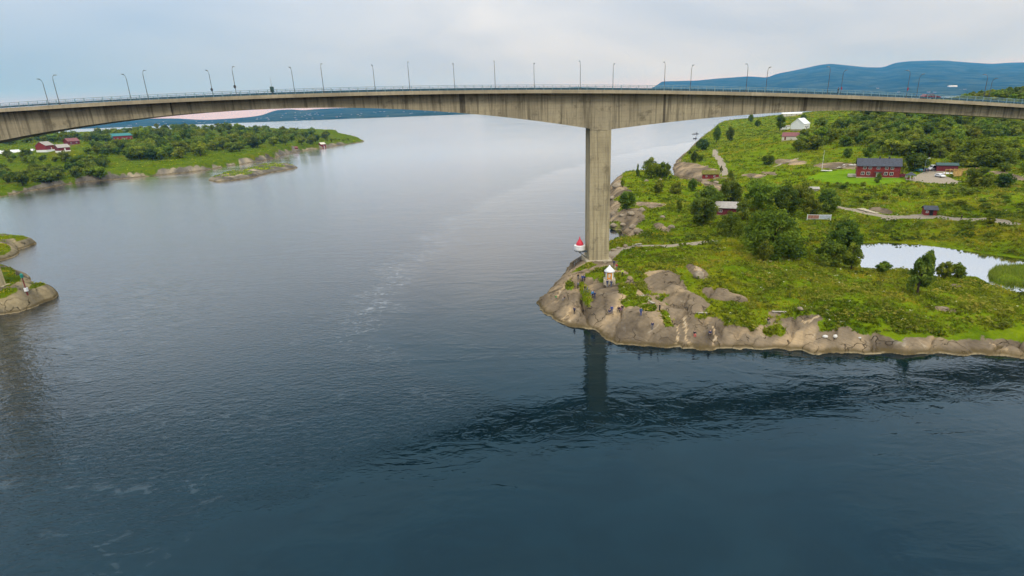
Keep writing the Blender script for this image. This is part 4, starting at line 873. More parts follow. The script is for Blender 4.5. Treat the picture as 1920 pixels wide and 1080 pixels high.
# ------------------------------------------------------------------ meadow: grass, herbs and flowers nobody could count
def meadow(n, y0, y1, seed):
    r = np.random.RandomState(seed)
    X = []; Yv = []
    y = np.exp(r.uniform(math.log(y0), math.log(y1), n*3)); x = y*r.uniform(.02, 1.12, n*3)
    h, rock, path, lawn, d, _t = land_r(x, y, True); h = height(x, y)
    clump = fbm(x, y, 4.0, 3, 301)
    ok = (rock < .52) & (path < .25) & (lawn < .4) & (d > .8) & (h > .45) & (sdist(x, y, POND) < -.4) & (clump+r.uniform(-.25, .25, n*3) > .39)
    x, y, h, clump = x[ok][:n], y[ok][:n], h[ok][:n], clump[ok][:n]
    return x, y, h, clump
def meadow_mesh():
    allv = []; allt = []
    for n, y0, y1, hh, ww, seed in ((30000, 92, 205, (.14, .45), .17, 1), (17000, 200, 420, (.2, .65), .36, 2), (13000, 400, 900, (.4, 1.0), .8, 3)):
        x, y, h, cl = meadow(n, y0, y1, seed); n = len(x); r = np.random.RandomState(seed+9)
        tone = np.clip(fbm(x, y, 7, 3, 311)*1.6-.42+r.uniform(-.22, .22, n), 0, 1)
        hgt = r.uniform(*hh, n)*(.6+cl)
        for k in range(5):
            a = r.uniform(0, 6.283, n); lean = r.uniform(.4, 1.3, n)*hgt; wd = ww*r.uniform(.5, 1.2, n)
            bx, by = x+r.normal(size=n)*ww, y+r.normal(size=n)*ww
            c, s_ = np.cos(a), np.sin(a)
            v = np.stack([np.stack([bx-s_*wd, by+c*wd, h-.06], 1), np.stack([bx+s_*wd, by-c*wd, h-.06], 1), np.stack([bx+c*lean, by+s_*lean, h+hgt*r.uniform(.6, 1.1, n)], 1)], 1)
            allv.append(v.reshape(-1, 3)); allt.append(np.repeat(np.clip(tone+r.uniform(-.1, .1, n), 0, 1), 3))
    co = np.concatenate(allv); tn = np.concatenate(allt); n = len(co)//3
    me = bpy.data.meshes.new('meadow_grass'); me.vertices.add(3*n); me.vertices.foreach_set('co', co.ravel()); me.loops.add(3*n); me.loops.foreach_set('vertex_index', np.arange(3*n))
    me.polygons.add(n); me.polygons.foreach_set('loop_start', np.arange(0, 3*n, 3)); me.polygons.foreach_set('loop_total', np.full(n, 3)); me.update(calc_edges=True)
    t = me.attributes.new('tone', 'FLOAT', 'POINT'); t.data.foreach_set('value', tn.astype(np.float32)); me.materials.append(M['tuft']); return me
tag(link('meadow_grass', meadow_mesh()), 'tall rough grass covering the headland meadow', 'grass', kind='stuff')
def herb_mesh(n, mat, y0, y1, seed, size, name):
    x, y, h, cl = meadow(n, y0, y1, seed); n = len(x); k = 14; r = np.random.RandomState(seed)
    s_ = r.uniform(.5, 1.0, n)*size
    cen = np.stack([x, y, h+s_*.3], 1)[:, None]+r.normal(size=(n, k, 3))*np.array([.55, .55, .28])*s_[:, None, None]
    cen[:, :, 2] = np.maximum(cen[:, :, 2], h[:, None])
    nr = r.normal(size=(n*k, 3))*.6+np.array([0, 0, .9]); nr /= np.linalg.norm(nr, axis=1)[:, None]
    tone = np.repeat(np.clip(fbm(x, y, 9, 2, 333)*1.3-.2+r.uniform(-.25, .25, n), 0, 1), k)
    return quads_mesh(name, cen.reshape(-1, 3), nr, np.repeat(s_*.55, k)*r.uniform(.6, 1.3, n*k), tone, mat)
tag(link('meadow_herbs', herb_mesh(2600, M['leaf_warm'], 92, 230, 5, .9, 'meadow_herbs')), 'low leafy herbs mixed into the headland meadow', 'herbs', kind='stuff')
tag(link('meadow_scrub', herb_mesh(3000, M['leaf'], 150, 800, 6, 1.5, 'meadow_scrub')), 'low green scrub scattered over the hillside meadow', 'scrub', kind='stuff')
fl = simple('white_flower_heads', (0.70, 0.68, 0.42), 0.8, 0.1)
tag(link('meadow_flowers', herb_mesh(420, fl, 95, 260, 8, .32, 'meadow_flowers')), 'pale wild flower heads dotted over the meadow', 'flowers', kind='stuff')
def tuft_patch(name, fn, x0, x1, y0, y1, n, seed, hh, ww):
    r = np.random.RandomState(seed); x = r.uniform(x0, x1, n); y = r.uniform(y0, y1, n); res = fn(x, y, True); ok = (res[1] < .45) & (res[4] > .6); x, y = x[ok], y[ok]; h = height(x, y); n = len(x)
    V = []; T = []
    for k in range(5):
        a = r.uniform(0, 6.28, n); wd = ww*r.uniform(.5, 1.2, n); hg = r.uniform(*hh, n); bx, by = x+r.normal(size=n)*ww, y+r.normal(size=n)*ww; c, s_ = np.cos(a), np.sin(a)
        V.append(np.stack([np.stack([bx-s_*wd, by+c*wd, h-.08], 1), np.stack([bx+s_*wd, by-c*wd, h-.08], 1), np.stack([bx+c*hg*.8, by+s_*hg*.8, h+hg], 1)], 1).reshape(-1, 3)); T.append(np.repeat(np.clip(fbm(x, y, 4, 3, 311)*1.6-.5+r.uniform(-.3, .3, n), 0, 1), 3))
    V = np.concatenate(V); me = bpy.data.meshes.new(name); me.from_pydata(V.tolist(), [], np.arange(len(V)).reshape(-1, 3).tolist()); t = me.attributes.new('tone', 'FLOAT', 'POINT'); t.data.foreach_set('value', np.concatenate(T).astype(np.float32)); me.materials.append(M['tuft']); return me
tag(link('skerry_grass', tuft_patch('skerry_grass', skerry_a, -190, -95, 100, 165, 9000, 21, (.15, .5), .17)), 'rough grass on the skerry round the left pier', 'grass', kind='stuff')
tag(link('shore_skerry_grass', tuft_patch('shore_skerry_grass', skerry_b, -260, -120, 135, 235, 9000, 22, (.15, .5), .2)), 'rough grass on the skerry beyond the left pier', 'grass', kind='stuff')
tag(link('islet_grass', tuft_patch('islet_grass', islet_f, -300, -120, 290, 560, 9000, 23, (.3, .8), .4)), 'rough grass on the low islet off the opposite shore', 'grass', kind='stuff')
tag(link('opposite_shore_grass', tuft_patch('opposite_shore_grass', land_l, -700, -180, 300, 900, 12000, 24, (.2, .6), .8)), 'rough grass and scrub on the fields of the opposite shore', 'grass', kind='stuff')
# reeds on the pond islet
def reed_mesh():
    p = np.array(REEDS); lo, hi = p.min(0), p.max(0); r = np.random.RandomState(3); x = r.uniform(lo[0], hi[0], 9000); y = r.uniform(lo[1], hi[1], 9000)
    ok = sdist(x, y, REEDS) > -.5; x, y = x[ok], y[ok]; n = len(x); hgt = r.uniform(.8, 1.5, n); a = r.uniform(0, 6.28, n); z = np.full(n, POND_Z-.1); wd = .09
    v = np.stack([np.stack([x-np.sin(a)*wd, y+np.cos(a)*wd, z], 1), np.stack([x+np.sin(a)*wd, y-np.cos(a)*wd, z], 1), np.stack([x+np.cos(a)*.35, y+np.sin(a)*.35, z+hgt], 1)], 1).reshape(-1, 3)
    me = bpy.data.meshes.new('reed_bed'); me.from_pydata(v.tolist(), [], [(3*i, 3*i+1, 3*i+2) for i in range(n)])
    t = me.attributes.new('tone', 'FLOAT', 'POINT'); t.data.foreach_set('value', np.repeat(r.uniform(.2, .9, n), 3).astype(np.float32)); me.materials.append(M['leaf_warm']); return me
tag(link('reed_bed', reed_mesh()), 'dense green and yellow reeds on the islet at the right end of the pond', 'reeds', kind='stuff')
# ------------------------------------------------------------------ boulders and loose stones
def boulder_mesh(seed, mat):
    bm = bmesh.new(); bmesh.ops.create_icosphere(bm, subdivisions=3, radius=1.0); r = random.Random(seed)
    off = np.array([r.uniform(0, 50) for _ in range(3)])
    for v in bm.verts:
        p = np.array(v.co); n = fbm(np.array([p[0]+off[0]+p[2]]), np.array([p[1]+off[1]-p[2]*.6]), 1.1, 3, seed)[0]
        k = .72+.55*n; v.co = Vector((p[0]*k, p[1]*k*.8, p[2]*k*.62))
    me = bpy.data.meshes.new('boulder'); bm.to_mesh(me); bm.free(); me.polygons.foreach_set('use_smooth', [True]*len(me.polygons)); me.materials.append(mat); return me
def stone_material(name, a, b):
    m = Mat(name, .95, .15); n = m.noise(m.co(), 1.6, 5, .65); m.color(m.ramp(n, [(.3, a), (.7, b)])); m.bump(n, .15); return m.m
M['stone'] = stone_material('pale_gneiss', (.16, .12, .075), (.37, .31, .22)); M['stone_white'] = stone_material('white_stone', (.5, .48, .42), (.7, .68, .62))
BM = [boulder_mesh(s_, M['stone']) for s_ in (3, 4, 5)]; BW = boulder_mesh(9, M['stone_white'])
BOULD = [(1158, 350, 16, 'big pale boulder on the crest right of the pier'), (1150, 403, 12, 'boulder at the pier side below the dark round bush'), (1166, 405, 11, 'second boulder in the row below the dark round bush'), (1183, 402, 12, 'rounded boulder in the middle of the stone row'), (1203, 396, 14, 'largest boulder of the stone row above the cove'), (1221, 390, 10, 'boulder near the upper end of the stone row'), (1236, 385, 10, 'brown boulder at the upper end of the stone row'), (1150, 424, 13, 'boulder on the left bank of the small cove'), (1168, 422, 11, 'boulder above the small cove'), (1186, 427, 12, 'dark boulder on the inner bank of the small cove'), (1196, 436, 16, 'large boulder at the right of the small cove'), (1242, 408, 10, 'squat dark stone below the stone row'), (1148, 372, 9, 'small boulder close behind the pier'), (1172, 462, 8, 'pale stone on the near bank of the cove'), (1160, 466, 9, 'stone beside the footpath at the cove'), (1150, 470, 10, 'stone between the pier and the footpath'), (1212, 340, 7, 'small white stone on the knoll'), (1238, 338, 7, 'pale stone below the knoll trees'), (1258, 428, 12, 'long pale stone in the grass above the picnic bench'), (1310, 518, 20, 'light jagged rock sticking out of the meadow'), (1325, 345, 10, 'stone pile under the red boathouse'), (1342, 343, 9, 'right hand stone under the red boathouse'), (1500, 580, 10, 'grey stone lying in the grass above the rocks')]
for k, (x, y, wpx, lab) in enumerate(BOULD):
    P = ground(x, y); r = wpx*pxscale(P)*.62
    o = link('boulder', BM[k % 3]); o.location = (P[0], P[1], P[2]+r*.12); o.scale = (r, r, r*random.uniform(.8, 1.2)); o.rotation_euler = (0, 0, random.uniform(0, 6.28)); tag(o, lab, 'boulder', 'boulders on the headland')
for x, y, wpx, lab in ((1547, 632, 11, 'left of two white stones on the shore rock'), (1567, 632, 13, 'right of two white stones on the shore rock'), (1612, 634, 6, 'small white stone on the shore rock above the crack')):
    P = ground(x, y); r = wpx*pxscale(P)*.45; o = link('white_stone', BW); o.location = (P[0], P[1], P[2]+r*.2); o.scale = (r, r, r); tag(o, lab, 'stone', 'white stones on the shore')

# ------------------------------------------------------------------ buildings
def house(px, py, wpx, dep, wall_h, roof_h, rot, wall, roof, label, name='house', cat='house', wins=(), door=None, chimney=None, over=.35, flat_front='long', base=.35, found=None, trim=None, group=None):
    """a gabled house: ridge along local x, long front facing local -y; rot turns it from facing the drone"""
    P = ground(px, py); s_ = pxscale(P); w_ = wpx*s_
    az = math.atan2(P[0], P[1])
    o = empty(name, (P[0], P[1], P[2]-.15), -az+rot); tag(o, label, cat, group)
    hw, hd = w_/2, dep/2; oy = hd            # near wall stands on the clicked point
    z0 = base
    MB().box(-hw-.03, hw+.03, oy-hd-.03, oy+hd+.03, -.8, z0).build('foundation', found or M['concrete_pale'], o)
    prof = [(oy-hd, z0), (oy+hd, z0), (oy+hd, z0+wall_h), (oy, z0+wall_h+roof_h), (oy-hd, z0+wall_h)]
    wl = MB().prism(prof, 'x', -hw, hw).build('wall', wall, o)
    t = .16; sl = roof_h/hd
    for sd_ in (-1, 1):
        y1 = oy+sd_*(hd+over); zb_ = z0+wall_h-over*sl
        pr = [(oy, z0+wall_h+roof_h+.02), (y1, zb_+.02), (y1, zb_+t+.02), (oy, z0+wall_h+roof_h+t+.02)]
        MB().prism(pr, 'x', -hw-over, hw+over).build('roof_slope', roof, o)
    for (fx, fz, ww, wh) in wins:            # windows on the front, fx in -1..1
        x = fx*hw; z = z0+fz
        fr = MB().box(x-ww/2-.1, x+ww/2+.1, oy-hd-.07, oy-hd+.02, z-.1, z+wh+.1).build('window', trim or M['white'], o)
        MB().box(x-ww/2, x-.04, oy-hd-.09, oy-hd-.06, z, z+wh).build('pane', M['glass'], fr); MB().box(x+.04, x+ww/2, oy-hd-.09, oy-hd-.06, z, z+wh).build('pane', M['glass'], fr)
    if door:
        x = door[0]*hw; d_ = MB().box(x-.5, x+.5, oy-hd-.06, oy-hd+.02, z0, z0+2.05).build('door', door[1], o); MB().box(x+.32, x+.42, oy-hd-.11, oy-hd-.055, z0+1, z0+1.08).build('handle', M['steel'], d_)
    for cx in (chimney or []):
        MB().box(cx*hw-.35, cx*hw+.35, oy-.3, oy+.3, z0+wall_h+roof_h-.5, z0+wall_h+roof_h+.9).build('chimney', M['slate'], o)
    return o, P, w_
def gable_windows(o, w_, dep, wl, rows): pass
# red farmhouse
W1 = [(x, z, 1.15, 1.15) for z in (1.0,) for x in (-.72, -.46, .36, .62)] + [(x, 3.55, 1.0, .85) for x in (-.66, -.40, -.02, .36, .62)]
fh, FP, fw = house(1645, 333, 68, 8.0, 5.0, 2.7, .10, M['red'], M['slate'], 'two storey red wooden farmhouse with dark slate roof beside the yard', 'farmhouse', 'house', W1, (-.02, M['white']), (.02, .46), .5)
MB().box(-1.5, 1.5, -1.6, 0.0, 2.55, 2.7).build('porch_roof', M['slate'], fh); [MB().box(x-.08, x+.08, -1.5, -1.34, .1, 2.55).build('porch_post', M['red'], fh) for x in (-1.35, 1.35)]
MB().box(-fw/2-3.2, -fw/2-.05, 1.0, 5.0, .1, 1.1).build('terrace', M['greywood'], fh); MB().box(fw/2+.05, fw/2+2.4, .6, 4.2, .1, 1.7).build('side_porch', M['darkred'], fh)
house(1775, 322, 32, 6.0, 2.5, .8, .12, M['darkred'], M['green_roof'], 'low dark red shed with a dark green roof behind the upturned boat', 'shed', 'shed', (), (.45, M['darkred']), None, .3)
house(1361, 404, 40, 6.5, 2.6, 1.5, -.05, M['darkred'], M['grey_roof'], 'shed with a weathered grey board roof half hidden in the grove', 'shed', 'shed', [(-.5, 1, .9, .8)], (.2, M['darkred']), None, .5)
house(1332, 336, 29, 5.5, 2.6, 1.6, .05, M['red'], M['turf_roof'], 'red boathouse with a turf roof at the head of the inlet', 'boathouse', 'boathouse', [(-.5, 1.1, .7, .6), (.45, 1.1, .7, .6)], (0, M['darkred']), None, .45)
house(1744, 405, 19, 3.6, 1.9, .9, .25, M['red'], M['slate'], 'small red hut with a grey metal roof beside the gravel track', 'hut', 'hut', [(-.62, .9, .5, .5)], (.1, M['rubber']), None, .35)
house(1512, 242, 24, 10, 4.0, 4.0, 1.15, M['white'], M['white'], 'white gabled house on the slope below the bridge deck', 'house', 'house', [(-.5, 1.2, 1.0, 1.1), (.4, 1.2, 1.0, 1.1)], (0, M['slate']), (0,), .3)
house(1472, 243, 17, 5, 2.4, .7, .1, M['white'], M['grey_roof'], 'small white shed beside the white house', 'shed', 'shed', [(.2, 1, .9, .7)], None, None, .2)
house(1481, 263, 28, 7, 2.4, 2.2, -.1, M['cream'], M['brown_roof'], 'low barn with a brown red roof below the white house', 'barn', 'barn', (), (-.6, M['darkred']), None, .3)
house(1484, 218, 34, 8, 2.8, 1.2, 0, M['cream'], M['white'], 'long pale building on the crest right under the deck', 'building', 'building', [(-.5, 1, 1.2, .9), (0, 1, 1.2, .9), (.5, 1, 1.2, .9)], None, None, .3)
house(1524, 359, 20, 5, .8, .5, .1, M['greywood'], M['grey_roof'], 'low grey roof in the grass behind the grove', 'root_cellar', 'cellar', (), None, None, .3)
# opposite shore
house(96, 284, 22, 10, 4.4, 3.6, .95, M['red'], M['grey_roof'], 'big red barn with a white foundation wall on the opposite shore', 'barn', 'barn', (), (.3, M['white']), None, .4, base=2.2, found=M['white'])
house(122, 285, 19, 8, 3.0, 2.8, .35, M['darkred'], M['grey_roof'], 'low red wing standing in front of the big barn', 'barn_wing', 'barn', (), (.1, M['white']), None, .4, base=1.6, found=M['white'])
house(140, 271, 20, 9, 3.6, 3.2, .5, M['darkred'], M['brown_roof'], 'dark red farmhouse behind the big barn', 'farmhouse', 'house', [(-.5, 1.2, 1.1, 1.1), (.4, 1.2, 1.1, 1.1)], None, (0,), .4)
house(230, 262, 35, 10, 5.2, 3.2, .05, M['red'], M['teal_roof'], 'long red house with a teal metal roof among trees', 'long_house', 'house', [(x, 1.2, 1.3, 1.3) for x in (-.75, -.4, 0, .4, .75)], (.15, M['white']), None, .5)
house(207, 262, 9, 6, 3, 1.6, .1, M['teal_roof'], M['teal_roof'], 'small teal shed left of the teal roofed house', 'shed', 'shed', (), None, None, .2)
house(607, 277, 11, 6, 4.5, 2.2, .7, M['red'], M['cream'], 'red boathouse on the shore near the tip of the opposite land', 'boathouse', 'boathouse', [(0, 2, .9, .9)], (.3, M['white']), None, .3)
house(554, 280, 9, 5, 1.6, 1.6, .2, M['darkred'], M['brown_roof'], 'tiny brown red hut left of the shore boathouse', 'hut', 'hut', (), None, None, .3)
P = ground(18, 287); gr = empty('greenhouse', (P[0], P[1], P[2]-.1), .3); tag(gr, 'long low white greenhouse in the field at the left edge', 'greenhouse')
MB().prism([(6*math.cos(k*math.pi/8)*.6, 3.2*math.sin(k*math.pi/8)) for k in range(9)], 'x', -22, 22).build('cover', M['white'], gr)
for k in range(9): MB().tube([(-22+k*5.5, 3.66*math.cos(t*math.pi/8), 3.28*math.sin(t*math.pi/8)) for t in range(9)], .1, 5).build('hoop', M['steel'], gr)
# town across the fjord, and the hall below the mountains
hm = MB().prism([(-4, -3), (4, -3), (4, 3.5), (0, 6.5), (-4, 3.5)], 'x', -6, 6).mesh('town_house', simple('far_house_paint', (.36, .37, .40), .8, .1)); rm = MB().prism([(-4.5, 3.3), (0, 6.8), (4.5, 3.3), (4.5, 3.7), (0, 7.3), (-4.5, 3.7)], 'x', -6.4, 6.4).mesh('roof', M['slate'])
for k in range(90):
    i = int(np.clip(rs.beta(1.9, 1.7)*150+52, 0, 219)); j = random.randint(2, 15); q = TOWN[j, i]
    if q[2] < 6: continue
    o = empty('town_house', (q[0]+random.uniform(-20, 20), q[1]-4, q[2]-1), random.uniform(-.6, .6), (random.uniform(.8, 1.4), 1.0, random.uniform(.8, 1.1))); link('wall', hm, o); link('roof', rm, o)
    tag(o, 'tiny pale house of the town on the far side of the fjord', 'house', 'houses of the far town')
def on_mt(px, py):
    d = ray(px, py); best = None
    for t in np.linspace(4200, 10000, 600):
        D = t; x, z = D/d[1]*d[0], H0+D/d[1]*d[2]
        j = np.argmin(np.abs(MT[:, 0, 1]-D)); i = np.argmin(np.abs(MT[j, :, 0]-x))
        if MT[j, i, 2] >= z: return np.array([x, D, z])
    return atD(px, py, 4500)
q = on_mt(1784, 163); hl = empty('hall', tuple(q-np.array([0, 10, 4])), 0); tag(hl, 'long white hall on the far mountain side above the water', 'hall')
MB().box(-38, 38, -14, 14, -6, 13).build('wall', M['white'], hl); MB().prism([(-15, 13), (15, 13), (0, 17)], 'x', -39, 39).build('roof', M['white'], hl)
for k, (x, y) in enumerate(((1684, 173), (1752, 173.5), (1740, 173), (1768, 175), (1800, 169.5), (1808, 168.5), (1540, 175), (1530, 176), (1645, 166))):
    q = on_mt(x, y); o = empty('fjord_house', tuple(q-np.array([0, 6, 2])), .2, (2.0, 1.5, 1.5)); link('wall', hm, o); link('roof', rm, o); tag(o, 'pale house at the foot of the far mountains on the right', 'house', 'houses under the mountains')

# ------------------------------------------------------------------ farmyard things
def car(P, rz, paint, label, van=False, z=None, group=None):
    o = empty('parked_car' if z is None else 'car', (P[0], P[1], (P[2] if z is None else z)+.02), rz); tag(o, label, 'van' if van else 'car', group)
    L_ = 4.9 if van else 4.3; h = 2.3 if van else 1.45; hw = .92 if van else .86
    side = [(-L_/2, .35), (L_/2, .32), (L_/2+.03, .62), (L_/2-.12, .82), (L_/2-.95, .98), (L_/2-1.75, h-.1), (L_/2-2.05, h), (-L_/2+.55, h-.02), (-L_/2+.15, 1.0 if not van else h-.3), (-L_/2, .8)]
    mb = MB(); n = len(side)
    for sgn in (-1, 1): pass
    vs = []
    for y, k in ((-hw, .0), (-hw+.0, 0), (hw, 0)): pass
    prof = lambda y, tuck: [(x, y*(1-tuck*max(0, (zz-.95)/(h-.95))), zz) for x, zz in side]
    a, b = prof(-hw, .16), prof(hw, .16); mb.add(a+b, [tuple(range(n))[::-1], tuple(range(n, 2*n))]+[(i, (i+1) % n, n+(i+1) % n, n+i) for i in range(n)])
    mb.build('body', paint, o, bevel=.05)
    yy = hw*.9
    for sgn in (-1, 1):
        y0 = sgn*(hw*.90); g = [(L_/2-1.2, 1.02), (L_/2-1.85, h-.16), (-L_/2+.8, h-.16), (-L_/2+.45, 1.02)]
        MB().add([(x, sgn*hw*(1-.16*max(0, (zz-.95)/(h-.95)))+sgn*.012, zz) for x, zz in g]+[(x, sgn*hw*(1-.16*max(0, (zz-.95)/(h-.95)))-sgn*.02, zz) for x, zz in g], [(0, 1, 2, 3), (7, 6, 5, 4), (0, 4, 5, 1), (1, 5, 6, 2), (2, 6, 7, 3), (3, 7, 4, 0)]).build('side_window', M['glass'], o)
    MB().add([(L_/2-1.0, -hw*.8, 1.02), (L_/2-1.0, hw*.8, 1.02), (L_/2-1.7, hw*.72, h-.13), (L_/2-1.7, -hw*.72, h-.13), (L_/2-1.05, -hw*.8, .96), (L_/2-1.05, hw*.8, .96), (L_/2-1.78, hw*.72, h-.15), (L_/2-1.78, -hw*.72, h-.15)], [(0, 1, 2, 3), (7, 6, 5, 4), (0, 4, 5, 1), (1, 5, 6, 2), (2, 6, 7, 3), (3, 7, 4, 0)]).build('windscreen', M['glass'], o)
    for x in (-L_/2+.8, L_/2-.85):
        for sgn in (-1, 1):
            wv = MB().prism([(x+.33*math.cos(t*math.pi/7), .33+.33*math.sin(t*math.pi/7)) for t in range(14)], 'y', sgn*hw-sgn*.18, sgn*hw+sgn*.03).build('wheel', M['rubber'], o)
            MB().prism([(x+.19*math.cos(t*math.pi/5), .33+.19*math.sin(t*math.pi/5)) for t in range(10)], 'y', sgn*hw+sgn*.02, sgn*hw+sgn*.045).build('rim', M['steel'], wv)
    for sgn in (-1, 1):
        MB().box(L_/2-.1, L_/2+.05, sgn*.6-.18, sgn*.6+.18, .64, .78).build('headlight', M['white'], o); MB().box(-L_/2-.03, -L_/2+.06, sgn*.62-.14, sgn*.62+.14, .72, .88).build('tail_light', M['bright_red'], o)
    return o
paint = lambda n, c: simple(n, c, .25, .04, spec=.5)
PW, PDK, PT = paint('white_car_paint', (.75, .76, .76)), paint('dark_car_paint', (.015, .03, .045)), paint('teal_car_paint', (.01, .10, .11))
car(ground(1762, 332), -1.55, PW, 'white car parked in the middle of the farmyard')
car(ground(1748, 319), -2.9, PW, 'white van parked by the hedge left of the red shed', True)
car(ground(1733, 321), 1.5, PDK, 'dark car parked behind the yard lamp post')
car(ground(1722, 322), 1.5, PT, 'teal car parked right of the gazebo')
sv, _ = s_of(1741, 188, 1.5); car(np.array(bp(sv, 1.2, 0)), BA, paint('wine_red_paint', (.16, .02, .035)), 'dark red car driving on the bridge deck at right', z=float(deck_z(sv))-.1)
# upturned boat
def boat_mesh(n=9):
    vs = []; fs = []
    for i in range(n):
        t = i/(n-1); wd = .75*math.sin(math.pi*min(1, .35+t*.65))**.7 if t < .999 else .03; wd = .72*(1-t**3.2)+.02; hh = .62*(1-.35*t)
        for k in range(7): a = math.pi*k/6; vs.append((-2.3+4.6*t, wd*math.cos(a), hh*math.sin(a)))
    for i in range(n-1):
        for k in range(6): fs.append((i*7+k, i*7+k+1, (i+1)*7+k+1, (i+1)*7+k))
    fs += [tuple(range(7)), tuple(range((n-1)*7, n*7))[::-1]] + [(0, 7*(n-1), 7*(n-1)+6, 6)]
    return MB().add(vs, fs)
P = ground(1781, 326); bo = empty('upturned_boat', (P[0], P[1], P[2]), -.5); tag(bo, 'white rowing boat lying keel up beside the red shed', 'boat')
boat_mesh().build('hull', M['white'], bo, True); MB().box(-2.3, 2.2, -.03, .03, .58, .68).build('keel', M['greywood'], bo)
# gazebo
P = ground(1706, 337); gz_ = empty('gazebo', (P[0], P[1], P[2]-.05), .2); tag(gz_, 'small eight sided gazebo with dark roof and red rails', 'gazebo')
MB().lathe([(2.0, 2.05), (2.05, 2.15), (.15, 3.25), (.02, 3.4)], 8).build('roof', M['slate'], gz_); MB().lathe([(1.8, 0), (1.8, .18)], 8).build('floor', M['greywood'], gz_)
for k in range(8):
    a = k*math.pi/4; b = a+math.pi/4; p0, p1 = Vector((1.7*math.cos(a), 1.7*math.sin(a), 0)), Vector((1.7*math.cos(b), 1.7*math.sin(b), 0))
    MB().box(p0.x-.06, p0.x+.06, p0.y-.06, p0.y+.06, .15, 2.1).build('post', M['white'], gz_)
    if k != 5: MB().tube([p0+Vector((0, 0, .9)), p1+Vector((0, 0, .9))], .06, 4).build('rail', M['red'], gz_); MB().tube([p0+Vector((0, 0, .5)), p1+Vector((0, 0, .5))], .12, 4).build('rail', M['red'], gz_)
# timber frame of a new shed
P = ground(1815, 330); tf = empty('timber_frame', (P[0], P[1], P[2]-.1), .08); tag(tf, 'open frame of raw yellow timber under construction right of the shed', 'shed frame')
for x in np.linspace(-7, 7, 8):
    for y in (0, 4): MB().box(x-.09, x+.09, y-.09, y+.09, 0, 2.5).build('stud', M['wood'], tf)
    MB().box(x-.06, x+.06, -.3, 4.3, 2.68, 2.9).build('rafter', M['wood'], tf)
for y in (0, 4): MB().box(-7.3, 7.3, y-.1, y+.1, 2.5, 2.68).build('beam', M['wood'], tf)
MB().box(-7, -3.2, -.02, .05, .2, 2.4).build('sheathing', M['wood'], tf)
# yard lamp, flagpole, small lamps
P = ground(1732, 326); yl = empty('yard_lamp', tuple(P-np.array([0, 0, .1])), 0); tag(yl, 'grey lamp post in the farmyard beside the parked cars', 'street lamp')
MB().tube([(0, 0, 0), (0, 0, 6.0), (.2, 0, 6.6), (.9, 0, 6.9)], [.10, .07, .06, .05], 6).build('pole', M['steel'], yl); MB().box(.8, 1.6, -.14, .14, 6.84, 7.0).build('lamp_head', M['white'], yl)
P = ground(1541, 318); fp = empty('flagpole', tuple(P-np.array([0, 0, .1])), 0); tag(fp, 'tall white flagpole on the lawn left of the red farmhouse', 'flagpole')
MB().tube([(0, 0, 0), (0, 0, 9.5)], [.09, .04], 6).build('pole', M['white'], fp); MB().lathe([(.02, 9.5), (.1, 9.58), (.02, 9.7)], 8).build('knob', M['steel'], fp)
# notice board by the grove
P = ground(1535, 413); nb = empty('notice_board', tuple(P-np.array([0, 0, .1])), -.25); tag(nb, 'wide white framed information board at the edge of the grove', 'sign'); k_ = 40*pxscale(P)/2
bd = MB().box(-k_, k_, -.05, .05, .5, 2.0).build('board', M['white'], nb); MB().box(-k_+.15, -.05, -.065, -.05, .62, 1.88).build('picture_panel', simple('faded_map_print', (.34, .17, .13), .6, .45, 2.0), bd); MB().box(.08, k_-.15, -.065, -.05, .62, 1.88).build('text_panel', simple('pale_text_print', (.45, .50, .55), .6, .25, 3.0), bd)
for x in (-k_, k_): MB().box(x-.08, x+.08, -.1, .1, -.2, 2.15).build('post', M['white'], nb)
# flat slabs and planks
def plank(px0, py0, px1, py1, wid, name, label, cat, n=3, mat='greywood', lift=.25):
    a, b = ground(px0, py0), ground(px1, py1); d = b-a; L_ = np.linalg.norm(d[:2]); o = empty(name, (a[0], a[1], 0), math.atan2(d[1], d[0])); tag(o, label, cat); za, zb_ = a[2]+lift, b[2]+lift
    for k in range(n):
        y0 = -wid/2+k*wid/n; y1 = y0+wid/n-.03
        MB().add([(0, y0, za-.08), (L_, y0, zb_-.08), (L_, y1, zb_-.08), (0, y1, za-.08), (0, y0, za), (L_, y0, zb_), (L_, y1, zb_), (0, y1, za)], [(3, 2, 1, 0), (4, 5, 6, 7), (0, 1, 5, 4), (1, 2, 6, 5), (2, 3, 7, 6), (3, 0, 4, 7)]).build('board', M[mat], o)
    for t in (.15, .85): MB().box(L_*t-.08, L_*t+.08, -wid/2, wid/2, za+(zb_-za)*t-.5, za+(zb_-za)*t-.085).build('support', M[mat], o)
    return o
plank(1205, 555, 1228, 570, 1.1, 'wooden_ramp', 'pale wooden boardwalk ramp between grass and rocks', 'boardwalk', 4)
plank(1448, 586, 1474, 586, .5, 'plank_bench', 'low weathered plank bench in the grass above the shore', 'bench', 2)
plank(1306, 588, 1328, 588, .5, 'plank', 'flat weathered plank on the rock edge', 'plank', 2)
plank(1612, 391, 1648, 400, 3.0, 'concrete_slab', 'pale slab lying beside the gravel track in the meadow', 'slab', 3, 'concrete_pale', .12)
# picnic table by the path
P = ground(1197, 462); pt = empty('picnic_table', tuple(P), .25); tag(pt, 'grey picnic table with benches beside the footpath', 'picnic table')
for k in range(4): MB().box(-.95, .95, -.36+k*.18, -.2+k*.18, .72, .77).build('table_board', M['greywood'], pt)
for y in (-.78, .78): MB().box(-.95, .95, y-.13, y+.13, .42, .47).build('bench_seat', M['greywood'], pt)
for x in (-.65, .65):
    for sg in (-1, 1): MB().tube([(x, sg*.6, -.05), (x, sg*.25, .72)], .05, 4).build('leg', M['greywood'], pt)
    MB().box(x-.04, x+.04, -.85, .85, .34, .42).build('crossbar', M['greywood'], pt)
